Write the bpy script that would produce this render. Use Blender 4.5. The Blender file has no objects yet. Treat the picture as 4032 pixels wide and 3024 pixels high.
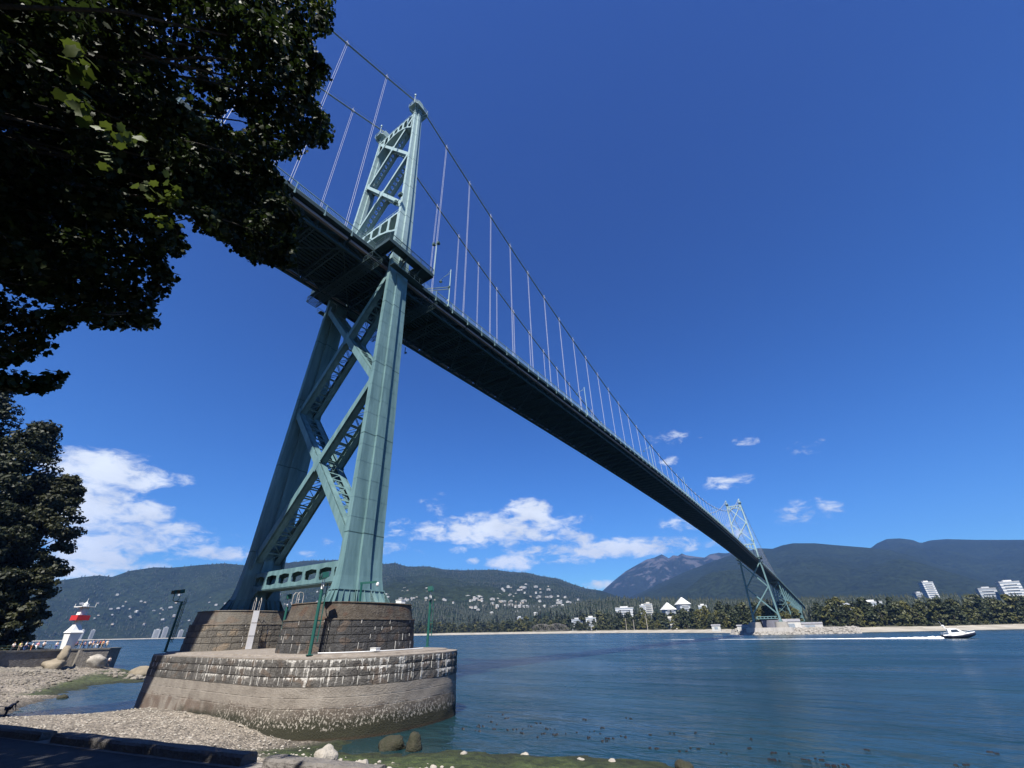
import bpy, math, random
import numpy as np
from mathutils import Vector, Matrix, noise as mnoise
random.seed(11); rng = np.random.default_rng(7)
R = math.radians
SC = bpy.context.scene; COL = SC.collection

# ------------------------------------------------------------------ camera
EYE = (54.706, -32.758, 7.4)
cam = bpy.data.cameras.new("camera"); CAM = bpy.data.objects.new("camera", cam); COL.objects.link(CAM)
yaw, pit, rol = R(-34.346), R(30.392), R(-1.1151)
r_ = Vector((math.cos(yaw), -math.sin(yaw), 0)); f_ = Vector((math.sin(yaw)*math.cos(pit), math.cos(yaw)*math.cos(pit), math.sin(pit)))
u_ = r_.cross(f_); cr, sr = math.cos(rol), math.sin(rol)
r2 = r_*cr + u_*sr; u2 = u_*cr - r_*sr
CAM.matrix_world = Matrix(((r2.x, u2.x, -f_.x, EYE[0]), (r2.y, u2.y, -f_.y, EYE[1]), (r2.z, u2.z, -f_.z, EYE[2]), (0, 0, 0, 1)))
cam.sensor_width = 36; cam.sensor_fit = 'HORIZONTAL'; cam.lens = 14.473
cam.shift_x = 0.00373; cam.shift_y = 0.00484
cam.clip_start = 0.05; cam.clip_end = 60000
SC.camera = CAM

# ------------------------------------------------------------------ sky, clouds, sun
SUN = Vector((0.305, -0.70, 1.0)).normalized()
ELEV = math.asin(SUN.z); AZ = math.atan2(SUN.x, SUN.y)
W = bpy.data.worlds.new("World"); SC.world = W; W.use_nodes = True
nt = W.node_tree; nt.nodes.clear(); N = nt.nodes; LK = nt.links.new
def nd(nt, t, **kw):
    n = nt.nodes.new(t)
    for k, v in kw.items():
        if k.startswith('i_'): n.inputs[int(k[2:])].default_value = v
        else: setattr(n, k, v)
    return n
def mth(nt, op, a, b=None, c=None, clamp=False):
    n = nt.nodes.new('ShaderNodeMath'); n.operation = op; n.use_clamp = clamp
    for i, v in enumerate((a, b, c)):
        if v is None: continue
        if isinstance(v, (int, float)): n.inputs[i].default_value = v
        else: nt.links.new(v, n.inputs[i])
    return n.outputs[0]
sky = nd(nt, 'ShaderNodeTexSky', sky_type='NISHITA'); sky.sun_disc = False
sky.sun_elevation = ELEV; sky.sun_rotation = AZ; sky.air_density = 1.0; sky.dust_density = 0.25; sky.ozone_density = 3.0; sky.altitude = 10
hsv = nd(nt, 'ShaderNodeHueSaturation'); hsv.inputs['Saturation'].default_value = 1.22; hsv.inputs['Hue'].default_value = 0.505
tint = nd(nt, 'ShaderNodeVectorMath', operation='MULTIPLY'); LK(sky.outputs[0], tint.inputs[0]); tint.inputs[1].default_value = (.98, .92, 1.18)
LK(tint.outputs[0], hsv.inputs['Color'])
tc = nd(nt, 'ShaderNodeTexCoord'); sx = nd(nt, 'ShaderNodeSeparateXYZ'); LK(tc.outputs['Generated'], sx.inputs[0])
az = mth(nt, 'MULTIPLY', mth(nt, 'ARCTAN2', sx.outputs[0], sx.outputs[1]), 57.29578)
el = mth(nt, 'MULTIPLY', mth(nt, 'ARCSINE', sx.outputs[2]), 57.29578)
cv = nd(nt, 'ShaderNodeCombineXYZ'); LK(az, cv.inputs[0]); LK(el, cv.inputs[1])
nz = nd(nt, 'ShaderNodeTexNoise'); nz.inputs['Scale'].default_value = 26; nz.inputs['Detail'].default_value = 7; nz.inputs['Roughness'].default_value = .62; nz.inputs['Distortion'].default_value = .35
mp = nd(nt, 'ShaderNodeMapping'); mp.inputs['Scale'].default_value = (1, 1, 2.2); LK(tc.outputs['Generated'], mp.inputs[0]); LK(mp.outputs[0], nz.inputs[0])
nz2 = nd(nt, 'ShaderNodeTexNoise'); nz2.inputs['Scale'].default_value = 9; nz2.inputs['Detail'].default_value = 5; LK(mp.outputs[0], nz2.inputs[0])
CLOUDS = [(-80.1,14.35,3.83,1.27,1),(-80.32,11.32,2.54,2.03,1),(-76.22,10.85,2.51,1.03,.9),(-72.75,9.82,1.48,.8,.9),(-76.44,8.4,5.54,1.49,.85),(-70.05,7.77,4.26,.72,.8),(-77.37,6.22,4.25,1.18,.9),(-75.63,14.7,1.83,.64,.55),(-35.82,11.49,8.33,1.38,.9),(-31.68,13.69,2.28,1.18,1),(-44.37,14.67,1.56,1.29,.5),(-22.06,8.77,9.19,.82,.9),(-25.58,10.05,1.68,.84,.8),(-34.35,7.48,2.27,.66,.9),(-39.31,7.65,.6,.38,.7),(-41.28,9.2,.84,.5,.5),(-26.59,7.71,2.65,.43,.6),(-23.75,4.64,2.81,.46,.7),(-5.89,15.14,2.12,.58,.7),(-10.73,21.46,2.62,.69,.3),(3.4,17.76,1.37,.97,.35),(.68,10.62,2.44,.94,.6),(-11.99,18.69,.92,.46,.5),(-11.53,10.89,2.9,.69,.5),(-6.69,9.55,1.45,.9,.55),(-56.78,9.69,1.85,.47,.5),(-52.86,9,2.48,.58,.55),(-59.6,8.26,1,.35,.4),(-48.93,9.16,2.58,.49,.5),(-3.37,19.2,1.26,.74,.25)]
cur = None
for a, e, sa, se, w in CLOUDS:
    sa *= 1.25; se *= 1.3
    m = nd(nt, 'ShaderNodeVectorMath', operation='MULTIPLY_ADD'); LK(cv.outputs[0], m.inputs[0])
    m.inputs[1].default_value = (1/sa, 1/se, 0); m.inputs[2].default_value = (-a/sa, -e/se, 0)
    l = nd(nt, 'ShaderNodeVectorMath', operation='DOT_PRODUCT'); LK(m.outputs[0], l.inputs[0]); LK(m.outputs[0], l.inputs[1])
    v = mth(nt, 'MULTIPLY_ADD', l.outputs['Value'], -w*.5, w*1.12)
    cur = v if cur is None else mth(nt, 'MAXIMUM', cur, v)
dens = mth(nt, 'ADD', mth(nt, 'MULTIPLY_ADD', nz.outputs[0], 2.2, -1.40), cur)
dens = mth(nt, 'ADD', dens, mth(nt, 'MULTIPLY_ADD', nz2.outputs[0], 1.0, -.5))
mr = nd(nt, 'ShaderNodeMapRange', interpolation_type='SMOOTHSTEP'); LK(dens, mr.inputs[0]); mr.inputs[1].default_value = .0; mr.inputs[2].default_value = .8
mr.inputs[4].default_value = .97
shade = nd(nt, 'ShaderNodeMapRange'); LK(nz2.outputs[0], shade.inputs[0]); shade.inputs[1].default_value = .3; shade.inputs[2].default_value = .7; shade.inputs[3].default_value = 8.2; shade.inputs[4].default_value = 10.8
cc = nd(nt, 'ShaderNodeVectorMath', operation='SCALE'); cc.inputs[0].default_value = (.90, .95, 1.0); LK(shade.outputs[0], cc.inputs['Scale'])
gr_ = nd(nt, 'ShaderNodeMapRange', interpolation_type='SMOOTHSTEP'); LK(el, gr_.inputs[0]); gr_.inputs[1].default_value = 0; gr_.inputs[2].default_value = 62
gc = nd(nt, 'ShaderNodeMix', data_type='RGBA'); LK(gr_.outputs[0], gc.inputs[0]); gc.inputs[6].default_value = (.62, 1.16, 1.12, 1); gc.inputs[7].default_value = (.94, .93, .96, 1)
grad = nd(nt, 'ShaderNodeVectorMath', operation='MULTIPLY'); LK(hsv.outputs[0], grad.inputs[0]); LK(gc.outputs[2], grad.inputs[1])
mixc = nd(nt, 'ShaderNodeMix', data_type='RGBA'); LK(mr.outputs[0], mixc.inputs[0]); LK(grad.outputs[0], mixc.inputs[6]); LK(cc.outputs[0], mixc.inputs[7])
bg = nd(nt, 'ShaderNodeBackground'); bg.inputs[1].default_value = 0.05; LK(mixc.outputs[2], bg.inputs[0])
wo = nd(nt, 'ShaderNodeOutputWorld'); LK(bg.outputs[0], wo.inputs[0])
sl = bpy.data.lights.new("sun", 'SUN'); sl.energy = 5.0; sl.angle = R(.5); sl.color = (1, .955, .88)
so = bpy.data.objects.new("sun", sl); COL.objects.link(so); so.rotation_euler = SUN.to_track_quat('Z', 'Y').to_euler()
SC.view_settings.view_transform = 'Standard'; SC.view_settings.look = 'None'; SC.view_settings.gamma = 1; SC.view_settings.exposure = 1.12
SC.cycles.max_bounces = 6; SC.cycles.diffuse_bounces = 1; SC.cycles.glossy_bounces = 3; SC.cycles.transparent_max_bounces = 8; SC.cycles.volume_bounces = 0
SC.cycles.use_denoising = True

# ------------------------------------------------------------------ helpers
class MB:
    def __init__(s): s.v = []; s.f = []; s.m = []; s.mi = 0
    def add(s, vs, fs):
        o = len(s.v); s.v.extend(tuple(map(float, p)) for p in vs)
        for f in fs: s.f.append(tuple(i+o for i in f)); s.m.append(s.mi)
        return s
    def hexa(s, c8):  # bottom 4 then top 4
        return s.add(c8, ((3,2,1,0),(4,5,6,7),(0,1,5,4),(1,2,6,5),(2,3,7,6),(3,0,4,7)))
    def box(s, c, d, rz=0):
        x, y, z = d[0]/2, d[1]/2, d[2]/2; ca, sa = math.cos(rz), math.sin(rz)
        return s.hexa([(c[0]+px*ca-py*sa, c[1]+px*sa+py*ca, c[2]+pz) for pz in (-z, z) for px, py in ((-x,-y),(x,-y),(x,y),(-x,y))])
    def b2(s, a, b): return s.box([(a[i]+b[i])/2 for i in range(3)], [abs(b[i]-a[i]) for i in range(3)])
    def beam(s, p, q, w, h, up=(0,0,1)):  # w along side, h along up
        p, q = Vector(p), Vector(q); d = (q-p)
        if d.length < 1e-6: return s
        d.normalize(); u = Vector(up); sd = d.cross(u)
        if sd.length < 1e-4: sd = d.cross(Vector((1,0,0)))
        sd.normalize(); u = sd.cross(d); sd *= w/2; u *= h/2
        return s.hexa([p-sd-u, p+sd-u, q+sd-u, q-sd-u, p-sd+u, p+sd+u, q+sd+u, q-sd+u])
    def tube(s, pts, r, n=6, cap=True):
        pts = [Vector(p) for p in pts]; rs = r if isinstance(r, (list, tuple)) else [r]*len(pts); vs = []
        for i, p in enumerate(pts):
            t = (pts[min(i+1, len(pts)-1)]-pts[max(i-1, 0)]).normalized()
            a = t.cross(Vector((0,0,1)))
            if a.length < .02: a = t.cross(Vector((1,0,0)))
            a.normalize(); b = t.cross(a)
            vs += [p+(a*math.cos(2*math.pi*k/n)+b*math.sin(2*math.pi*k/n))*rs[i] for k in range(n)]
        fs = [(i*n+k, i*n+(k+1)%n, (i+1)*n+(k+1)%n, (i+1)*n+k) for i in range(len(pts)-1) for k in range(n)]
        if cap: fs += [tuple(range(n-1, -1, -1)), tuple(range((len(pts)-1)*n, len(pts)*n))]
        return s.add(vs, fs)
    def loft(s, rings, cap=True):
        n = len(rings[0]); vs = [p for r in rings for p in r]
        fs = [(i*n+k, i*n+(k+1)%n, (i+1)*n+(k+1)%n, (i+1)*n+k) for i in range(len(rings)-1) for k in range(n)]
        if cap: fs += [tuple(range(n-1, -1, -1)), tuple(range((len(rings)-1)*n, len(rings)*n))]
        return s.add(vs, fs)
    def lathe(s, c, prof, n=12):
        return s.loft([[(c[0]+r*math.cos(2*math.pi*k/n), c[1]+r*math.sin(2*math.pi*k/n), c[2]+z) for k in range(n)] for r, z in prof])
    def build(s, name, mat, parent=None, smooth=False):
        me = bpy.data.meshes.new(name); me.from_pydata(s.v, [], s.f); return finish(me, name, mat, parent, smooth, s.m)
def finish(me, name, mat, parent=None, smooth=False, mi=None):
    for m in (mat if isinstance(mat, (list, tuple)) else [mat]): me.materials.append(m)
    if mi is not None and any(mi): me.polygons.foreach_set('material_index', mi)
    if smooth: me.polygons.foreach_set('use_smooth', [True]*len(me.polygons))
    me.update(); o = bpy.data.objects.new(name, me); COL.objects.link(o)
    if parent: o.parent = parent
    return o
def npmesh(name, V, F, mat, parent=None, smooth=False):
    V = np.asarray(V, np.float32); F = np.asarray(F, np.int32); me = bpy.data.meshes.new(name)
    me.vertices.add(len(V)); me.vertices.foreach_set('co', V.ravel()); k = F.shape[1]
    me.loops.add(F.size); me.loops.foreach_set('vertex_index', F.ravel()); me.polygons.add(len(F))
    me.polygons.foreach_set('loop_start', np.arange(0, F.size, k, dtype=np.int32))
    me.update(calc_edges=True); me.validate(); return finish(me, name, mat, parent, smooth)
def tag(o, label=None, cat=None, group=None, kind=None):
    if label: o['label'] = label
    if cat: o['category'] = cat
    if group: o['group'] = group
    if kind: o['kind'] = kind
    return o
def empty(name, loc=(0,0,0), rz=0, label=None, cat=None, group=None):
    o = bpy.data.objects.new(name, None); COL.objects.link(o); o.location = loc; o.rotation_euler = (0,0,rz); o.empty_display_size = .5
    return tag(o, label, cat, group)
def dup(o, parent=None):
    c = o.copy(); COL.objects.link(c); c.parent = parent
    for ch in list(o.children): dup(ch, c)
    return c

# materials
def mat(name, col, rough=.7, var=.25, scale=1.0, bump=0, bscale=None, streak=0, metal=0, spec=.4, col2=None, detail=5, coord='Object'):
    m = bpy.data.materials.new(name); m.use_nodes = True; t = m.node_tree; b = t.nodes['Principled BSDF']
    b.inputs['Roughness'].default_value = rough; b.inputs['Metallic'].default_value = metal; b.inputs['Specular IOR Level'].default_value = spec
    c = nd(t, 'ShaderNodeTexCoord'); n = nd(t, 'ShaderNodeTexNoise'); n.inputs['Scale'].default_value = scale; n.inputs['Detail'].default_value = detail; n.inputs['Roughness'].default_value = .65
    mpn = nd(t, 'ShaderNodeMapping'); mpn.inputs['Scale'].default_value = (1, 1, .12 if streak else 1); t.links.new(c.outputs[coord], mpn.inputs[0]); t.links.new(mpn.outputs[0], n.inputs[0])
    rp = nd(t, 'ShaderNodeMapRange'); t.links.new(n.outputs[0], rp.inputs[0]); rp.inputs[1].default_value = .3; rp.inputs[2].default_value = .7
    mx = nd(t, 'ShaderNodeMix', data_type='RGBA'); t.links.new(rp.outputs[0], mx.inputs[0])
    c2 = col2 or tuple(x*(1-var) for x in col); c1 = col if col2 else tuple(min(1, x*(1+var)) for x in col)
    mx.inputs[6].default_value = (*c2, 1); mx.inputs[7].default_value = (*c1, 1); t.links.new(mx.outputs[2], b.inputs['Base Color'])
    if bump:
        n2 = nd(t, 'ShaderNodeTexNoise'); n2.inputs['Scale'].default_value = bscale or scale*6; n2.inputs['Detail'].default_value = 6; t.links.new(c.outputs[coord], n2.inputs[0])
        bp = nd(t, 'ShaderNodeBump'); bp.inputs['Strength'].default_value = bump; bp.inputs['Distance'].default_value = .15; t.links.new(n2.outputs[0], bp.inputs['Height']); t.links.new(bp.outputs[0], b.inputs['Normal'])
    m['mix'] = mx.name
    return m
def leafmat(name, col, col2, trans=.25, scale=.35):
    m = mat(name, col, .55, 0, scale, col2=col2, spec=.3); t = m.node_tree; b = t.nodes['Principled BSDF']
    tr = nd(t, 'ShaderNodeBsdfTranslucent'); t.links.new(t.nodes[m['mix']].outputs[2], tr.inputs[0])
    ms = nd(t, 'ShaderNodeMixShader'); ms.inputs[0].default_value = trans; t.links.new(b.outputs[0], ms.inputs[1]); t.links.new(tr.outputs[0], ms.inputs[2])
    t.links.new(ms.outputs[0], t.nodes['Material Output'].inputs[0]); return m
STEEL = mat('weathered_green_paint', (.135,.232,.238), .6, 0, 1.1, .14, 14, streak=1, col2=(.06,.12,.128))
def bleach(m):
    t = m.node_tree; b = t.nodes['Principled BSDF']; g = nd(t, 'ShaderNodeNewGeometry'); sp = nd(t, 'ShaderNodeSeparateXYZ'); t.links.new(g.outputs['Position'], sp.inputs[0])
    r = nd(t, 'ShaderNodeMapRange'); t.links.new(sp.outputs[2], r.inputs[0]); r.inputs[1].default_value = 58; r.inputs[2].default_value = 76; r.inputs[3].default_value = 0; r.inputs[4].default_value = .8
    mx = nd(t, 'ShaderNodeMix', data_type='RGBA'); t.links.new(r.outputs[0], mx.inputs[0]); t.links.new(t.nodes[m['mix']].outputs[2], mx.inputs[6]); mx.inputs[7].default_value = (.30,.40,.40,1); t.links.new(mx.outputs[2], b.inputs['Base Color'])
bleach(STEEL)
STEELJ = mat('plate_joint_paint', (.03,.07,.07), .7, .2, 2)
STEELD = mat('shaded_green_paint', (.016,.038,.042), .6, .3, .8)  # bridge green with the under-deck shade darkened into its colour
PIPE = mat('grey_conduit', (.17,.15,.145), .7, .2, .5)
ROPE = mat('galvanised_rope', (.46,.46,.50), .45, .1, 2, metal=.2)
CABLE = mat('painted_cable', (.17,.21,.22), .5, .2, 1)
ASPH = mat('asphalt', (.045,.045,.047), .95, .3, 3, .25, 60)
WHITE = mat('white_paint', (.62,.62,.60), .6, .06, .6)
GREYW = mat('grey_window_band', (.20,.23,.26), .35, .2, .4)
BARK = mat('bark', (.06,.05,.04), .95, .35, 3, .5, 12)
CONC = mat('concrete', (.34,.32,.29), .9, .22, .8, .3, 8, streak=1)
GLASSD = mat('dark_glass', (.02,.025,.03), .1, .1, 1, spec=.6)
REDP = mat('red_paint', (.42,.025,.03), .6, .1, 1)
LAMPG = mat('lamp_glass', (.7,.7,.65), .3, .05, 1)
# ------------------------------------------------------------------ terrain
PTS = np.array([(30,-31,3.2),(40,-29,3),(50,-26.5,2.6),(60,-24,2.2),(20,-32,3.2),(10,-33,3.2),(0,-34,3),(-12,-34,2.6),(-30,-36,2.4),(-13.3,-9.3,.5),(-8,-9.3,1),(-1.4,-9.3,1.1),(4,-9.3,1.1),(10.6,-9.3,1),(15,-8.5,.35),(18,-5.5,-.1),(20.5,0,-.8),(-8.5,-20.7,1.5),(-5.5,-16.9,1.4),(-8,-13,.9),(-20,-14,-.6),(-30,-12,-.6),(-21.9,-18,.1),(-16,-24,1.1),(-26,-27,1.3),(-35,-8,-.7),(-45,0,-1),(-55,5,-1),(-31.2,-14.7,0),(-37.5,-12.8,0),(-46.3,-8.4,0),(-58.7,-1.2,0),(-61.9,3.1,0),(-58.5,6.1,0),(-60,-12,1.2),(-80,-5,1.8),(-95,-5,2.2),(-95,-15,2.6),(-70,-20,2),(-45,-20,1.3),(-35,-24,1.6),(-94,9,1.6),(-99,14,.6),(-80,10,.25),(-70,11,.1),(-86,4.5,.6),(-75,4,.5),(-66,2.2,.3),(-78,7.5,.4),(-88,7,.7),(-62,6.5,.12),(-95,20,-1),(-60,15,-1.2),(20.1,-10.3,.2),(19.2,-5.8,.1),(25.6,-7.8,.15),(29.3,-4.2,.1),(32.3,-3.9,.1),(37.2,-.4,0),(41.4,.3,0),(45.9,1,0),(60,4,0),(24,-14,.9),(30,-12,.75),(36,-8,.5),(42,-5,.4),(50,-6,.5),(60,-8,.6),(30,-20,1.7),(40,-18,1.6),(50,-16,1.5),(23,-6.5,-.2),(28,3,-1),(35,8,-1.5),(50,12,-1.5),(0,15,-2),(-20,5,-1.5),(20,10,-2),(-5,-25,2.1),(10,-20,1.7),(0,-14,1.25),(75,-10,1),(75,6,-.5),(-110,-20,3),(-110,10,1.5),(0,40,-4),(-60,40,-4),(60,40,-4),(-110,35,-3)], float)
_A = np.linalg.norm(PTS[:, None, :2]-PTS[None, :, :2], axis=2); _n = len(PTS)
_M = np.zeros((_n+1, _n+1)); _M[:_n, :_n] = -_A; _M[_n, :_n] = 1; _M[:_n, _n] = 1
_w = np.linalg.solve(_M, np.r_[PTS[:, 2], 0])
def beach_z(x, y):
    x = np.atleast_1d(np.asarray(x, float)); y = np.atleast_1d(np.asarray(y, float)); out = np.full(x.shape, _w[_n])
    for i in range(_n): out = out-_w[i]*np.hypot(x-PTS[i, 0], y-PTS[i, 1])
    return out
def vnoise(x, y, s, seed=0):  # smooth value noise on numpy arrays
    r = np.random.default_rng(seed); T = r.random((256, 256)); x = np.asarray(x)/s; y = np.asarray(y)/s
    xi = np.floor(x).astype(int); yi = np.floor(y).astype(int); fx = x-xi; fy = y-yi; fx = fx*fx*(3-2*fx); fy = fy*fy*(3-2*fy)
    g = lambda a, b: T[a % 256, b % 256]
    return (g(xi, yi)*(1-fx)+g(xi+1, yi)*fx)*(1-fy)+(g(xi, yi+1)*(1-fx)+g(xi+1, yi+1)*fx)*fy
def fbm(x, y, s, o=4, seed=0): return sum(vnoise(x, y, s/2**k, seed+k)/2**k for k in range(o))/sum(1/2**k for k in range(o))
def grid(name, X, Y, Z, m, smooth=True, parent=None):
    ny, nx = X.shape; V = np.stack([X, Y, Z], -1).reshape(-1, 3); i = np.arange(ny*nx).reshape(ny, nx)
    F = np.stack([i[:-1, :-1], i[:-1, 1:], i[1:, 1:], i[1:, :-1]], -1).reshape(-1, 4); return npmesh(name, V, F, m, parent, smooth)

# beach material: pebbles, weed low down on the right and on the spit
def beach_mat():
    m = mat('beach_stones', (.275,.24,.195), .95, 0, 2.2, .0, col2=(.13,.11,.085)); t = m.node_tree; b = t.nodes['Principled BSDF']; L = t.links.new
    c = nd(t, 'ShaderNodeTexCoord'); v = nd(t, 'ShaderNodeTexVoronoi'); v.inputs['Scale'].default_value = 6.5; L(c.outputs['Object'], v.inputs[0])
    v2 = nd(t, 'ShaderNodeTexVoronoi'); v2.inputs['Scale'].default_value = 1.1; L(c.outputs['Object'], v2.inputs[0])
    mx0 = t.nodes[m['mix']]
    sv = nd(t, 'ShaderNodeSeparateColor'); L(v.outputs['Color'], sv.inputs[0])
    br = nd(t, 'ShaderNodeMapRange'); L(sv.outputs[0], br.inputs[0]); br.inputs[1].default_value = 0; br.inputs[3].default_value = .45; br.inputs[4].default_value = 1.55
    mul = nd(t, 'ShaderNodeVectorMath', operation='SCALE'); L(mx0.outputs[2], mul.inputs[0]); L(br.outputs[0], mul.inputs['Scale'])
    s = nd(t, 'ShaderNodeSeparateXYZ'); g = nd(t, 'ShaderNodeNewGeometry'); L(g.outputs['Position'], s.inputs[0])
    nz = nd(t, 'ShaderNodeTexNoise'); nz.inputs['Scale'].default_value = .5; nz.inputs['Detail'].default_value = 6; L(c.outputs['Object'], nz.inputs[0])
    zt = mth(t, 'ADD', s.outputs[2], mth(t, 'MULTIPLY_ADD', nz.outputs[0], -1.0, .5))
    low = nd(t, 'ShaderNodeMapRange', interpolation_type='SMOOTHSTEP'); L(zt, low.inputs[0]); low.inputs[1].default_value = 1.05; low.inputs[2].default_value = .6; low.inputs[3].default_value = 0; low.inputs[4].default_value = 1
    rt = nd(t, 'ShaderNodeMapRange', interpolation_type='SMOOTHSTEP'); L(s.outputs[0], rt.inputs[0]); rt.inputs[1].default_value = 17.5; rt.inputs[2].default_value = 20
    lf = nd(t, 'ShaderNodeMapRange', interpolation_type='SMOOTHSTEP'); L(mth(t, 'MULTIPLY_ADD', s.outputs[0], .45, s.outputs[1]), lf.inputs[0]); lf.inputs[1].default_value = -34.6; lf.inputs[2].default_value = -32
    lx = mth(t, 'LESS_THAN', s.outputs[0], -45.)
    side = mth(t, 'MAXIMUM', rt.outputs[0], mth(t, 'MULTIPLY', lx, mth(t, 'MULTIPLY', lf.outputs[0], .9)))
    k = mth(t, 'MULTIPLY', low.outputs[0], side)
    n3 = nd(t, 'ShaderNodeTexNoise'); n3.inputs['Scale'].default_value = 1.6; n3.inputs['Detail'].default_value = 8; L(c.outputs['Object'], n3.inputs[0])
    gm = nd(t, 'ShaderNodeMix', data_type='RGBA'); gr = nd(t, 'ShaderNodeMapRange'); L(n3.outputs[0], gr.inputs[0]); gr.inputs[1].default_value = .35; gr.inputs[2].default_value = .68; L(gr.outputs[0], gm.inputs[0])
    gm.inputs[6].default_value = (.014,.026,.006, 1); gm.inputs[7].default_value = (.055,.075,.02, 1)
    mx = nd(t, 'ShaderNodeMix', data_type='RGBA'); L(k, mx.inputs[0]); L(mul.outputs[0], mx.inputs[6]); L(gm.outputs[2], mx.inputs[7])
    bigv = nd(t, 'ShaderNodeTexNoise'); bigv.inputs['Scale'].default_value = .22; bigv.inputs['Detail'].default_value = 6; bigv.inputs['Roughness'].default_value = .7; L(c.outputs['Object'], bigv.inputs[0])
    bv = nd(t, 'ShaderNodeMapRange'); L(bigv.outputs[0], bv.inputs[0]); bv.inputs[1].default_value = .35; bv.inputs[2].default_value = .66; bv.inputs[3].default_value = .62; bv.inputs[4].default_value = 1.15
    bvs = nd(t, 'ShaderNodeVectorMath', operation='SCALE'); L(mx.outputs[2], bvs.inputs[0]); L(bv.outputs[0], bvs.inputs['Scale'])
    wet = nd(t, 'ShaderNodeMapRange'); L(s.outputs[2], wet.inputs[0]); wet.inputs[1].default_value = .08; wet.inputs[2].default_value = .4; wet.inputs[3].default_value = .4; wet.inputs[4].default_value = 1
    w = nd(t, 'ShaderNodeVectorMath', operation='SCALE'); L(bvs.outputs[0], w.inputs[0]); L(wet.outputs[0], w.inputs['Scale']); L(w.outputs[0], b.inputs['Base Color'])
    bp = nd(t, 'ShaderNodeBump'); bp.inputs['Strength'].default_value = .9; bp.inputs['Distance'].default_value = .12; h = mth(t, 'ADD', mth(t, 'MULTIPLY', v.outputs['Distance'], -1.0), mth(t, 'MULTIPLY', v2.outputs['Distance'], -.8))
    L(mth(t, 'ADD', h, n3.outputs[0]), bp.inputs['Height']); L(bp.outputs[0], b.inputs['Normal']); return m
BEACH = beach_mat()
gx = np.linspace(-112, 78, 560); gy = np.linspace(-48, 42, 270); X, Y = np.meshgrid(gx, gy); Z = beach_z(X.ravel(), Y.ravel()).reshape(X.shape)
rough = np.clip((X+20)/-25, .25, 1.0); rough = np.where((X > 17), .6, rough)
Z = Z+(fbm(X, Y, 3.0, 3, 3)-.5)*.55*rough+(vnoise(X, Y, .55, 9)-.5)*.16
tag(grid('beach', X, Y, Z, BEACH), kind='structure')

# water
def water_mat():
    m = bpy.data.materials.new('sea_water'); m.use_nodes = True; t = m.node_tree; b = t.nodes['Principled BSDF']; L = t.links.new
    b.inputs['Roughness'].default_value = .16; b.inputs['IOR'].default_value = 1.33; b.inputs['Specular IOR Level'].default_value = .5
    g = nd(t, 'ShaderNodeNewGeometry'); hs = []
    for sc, st, ro, w in ((.9, .5, .3, .42), (.30, .4, .15, 1.1), (.07, .35, .1, 2.2), (2.6, .55, .3, .11)):
        mp_ = nd(t, 'ShaderNodeMapping'); mp_.inputs['Scale'].default_value = (sc*st, sc, sc); mp_.inputs['Rotation'].default_value = (0, 0, ro+.35); L(g.outputs['Position'], mp_.inputs[0])
        n = nd(t, 'ShaderNodeTexNoise'); n.inputs['Scale'].default_value = 1; n.inputs['Detail'].default_value = 3; n.inputs['Distortion'].default_value = .6; L(mp_.outputs[0], n.inputs[0]); hs.append(mth(t, 'MULTIPLY', n.outputs[0], w))
    h = hs[0]
    for x in hs[1:]: h = mth(t, 'ADD', h, x)
    bp = nd(t, 'ShaderNodeBump'); bp.inputs['Strength'].default_value = .9; bp.inputs['Distance'].default_value = 1.0; L(h, bp.inputs['Height']); L(bp.outputs[0], b.inputs['Normal'])
    pm = nd(t, 'ShaderNodeMapping'); pm.inputs['Scale'].default_value = (.012,.03,.03); pm.inputs['Rotation'].default_value = (0,0,.45); L(g.outputs['Position'], pm.inputs[0]); pn = nd(t, 'ShaderNodeTexNoise'); pn.inputs['Scale'].default_value = 1; pn.inputs['Detail'].default_value = 4; pn.inputs['Distortion'].default_value = 1.2; L(pm.outputs[0], pn.inputs[0])
    pr = nd(t, 'ShaderNodeMapRange', interpolation_type='SMOOTHSTEP'); L(pn.outputs[0], pr.inputs[0]); pr.inputs[1].default_value = .40; pr.inputs[2].default_value = .62; pr.inputs[3].default_value = .4; pr.inputs[4].default_value = 1.0; sm = nd(t, 'ShaderNodeMapping'); sm.inputs['Scale'].default_value = (.006,.085,.085); sm.inputs['Rotation'].default_value = (0,0,.30); L(g.outputs['Position'], sm.inputs[0]); sn = nd(t, 'ShaderNodeTexNoise'); sn.inputs['Scale'].default_value = 1; sn.inputs['Detail'].default_value = 5; sn.inputs['Distortion'].default_value = .5; L(sm.outputs[0], sn.inputs[0])
    sk_ = nd(t, 'ShaderNodeMapRange', interpolation_type='SMOOTHSTEP'); L(sn.outputs[0], sk_.inputs[0]); sk_.inputs[1].default_value = .52; sk_.inputs[2].default_value = .62; sk_.inputs[3].default_value = 1; sk_.inputs[4].default_value = .35
    L(mth(t, 'MULTIPLY', pr.outputs[0], sk_.outputs[0]), bp.inputs['Strength'])
    rr_ = nd(t, 'ShaderNodeMapRange'); L(pn.outputs[0], rr_.inputs[0]); rr_.inputs[1].default_value = .35; rr_.inputs[2].default_value = .65; rr_.inputs[3].default_value = .16; rr_.inputs[4].default_value = .32; L(rr_.outputs[0], b.inputs['Roughness'])
    n = nd(t, 'ShaderNodeTexNoise'); n.inputs['Scale'].default_value = .03; n.inputs['Detail'].default_value = 4; L(g.outputs['Position'], n.inputs[0])
    mx = nd(t, 'ShaderNodeMix', data_type='RGBA'); L(n.outputs[0], mx.inputs[0]); mx.inputs[6].default_value = (.004,.014,.022, 1); mx.inputs[7].default_value = (.011,.038,.042, 1); L(mx.outputs[2], b.inputs['Base Color'])
    return m
SEA = water_mat()
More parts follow.
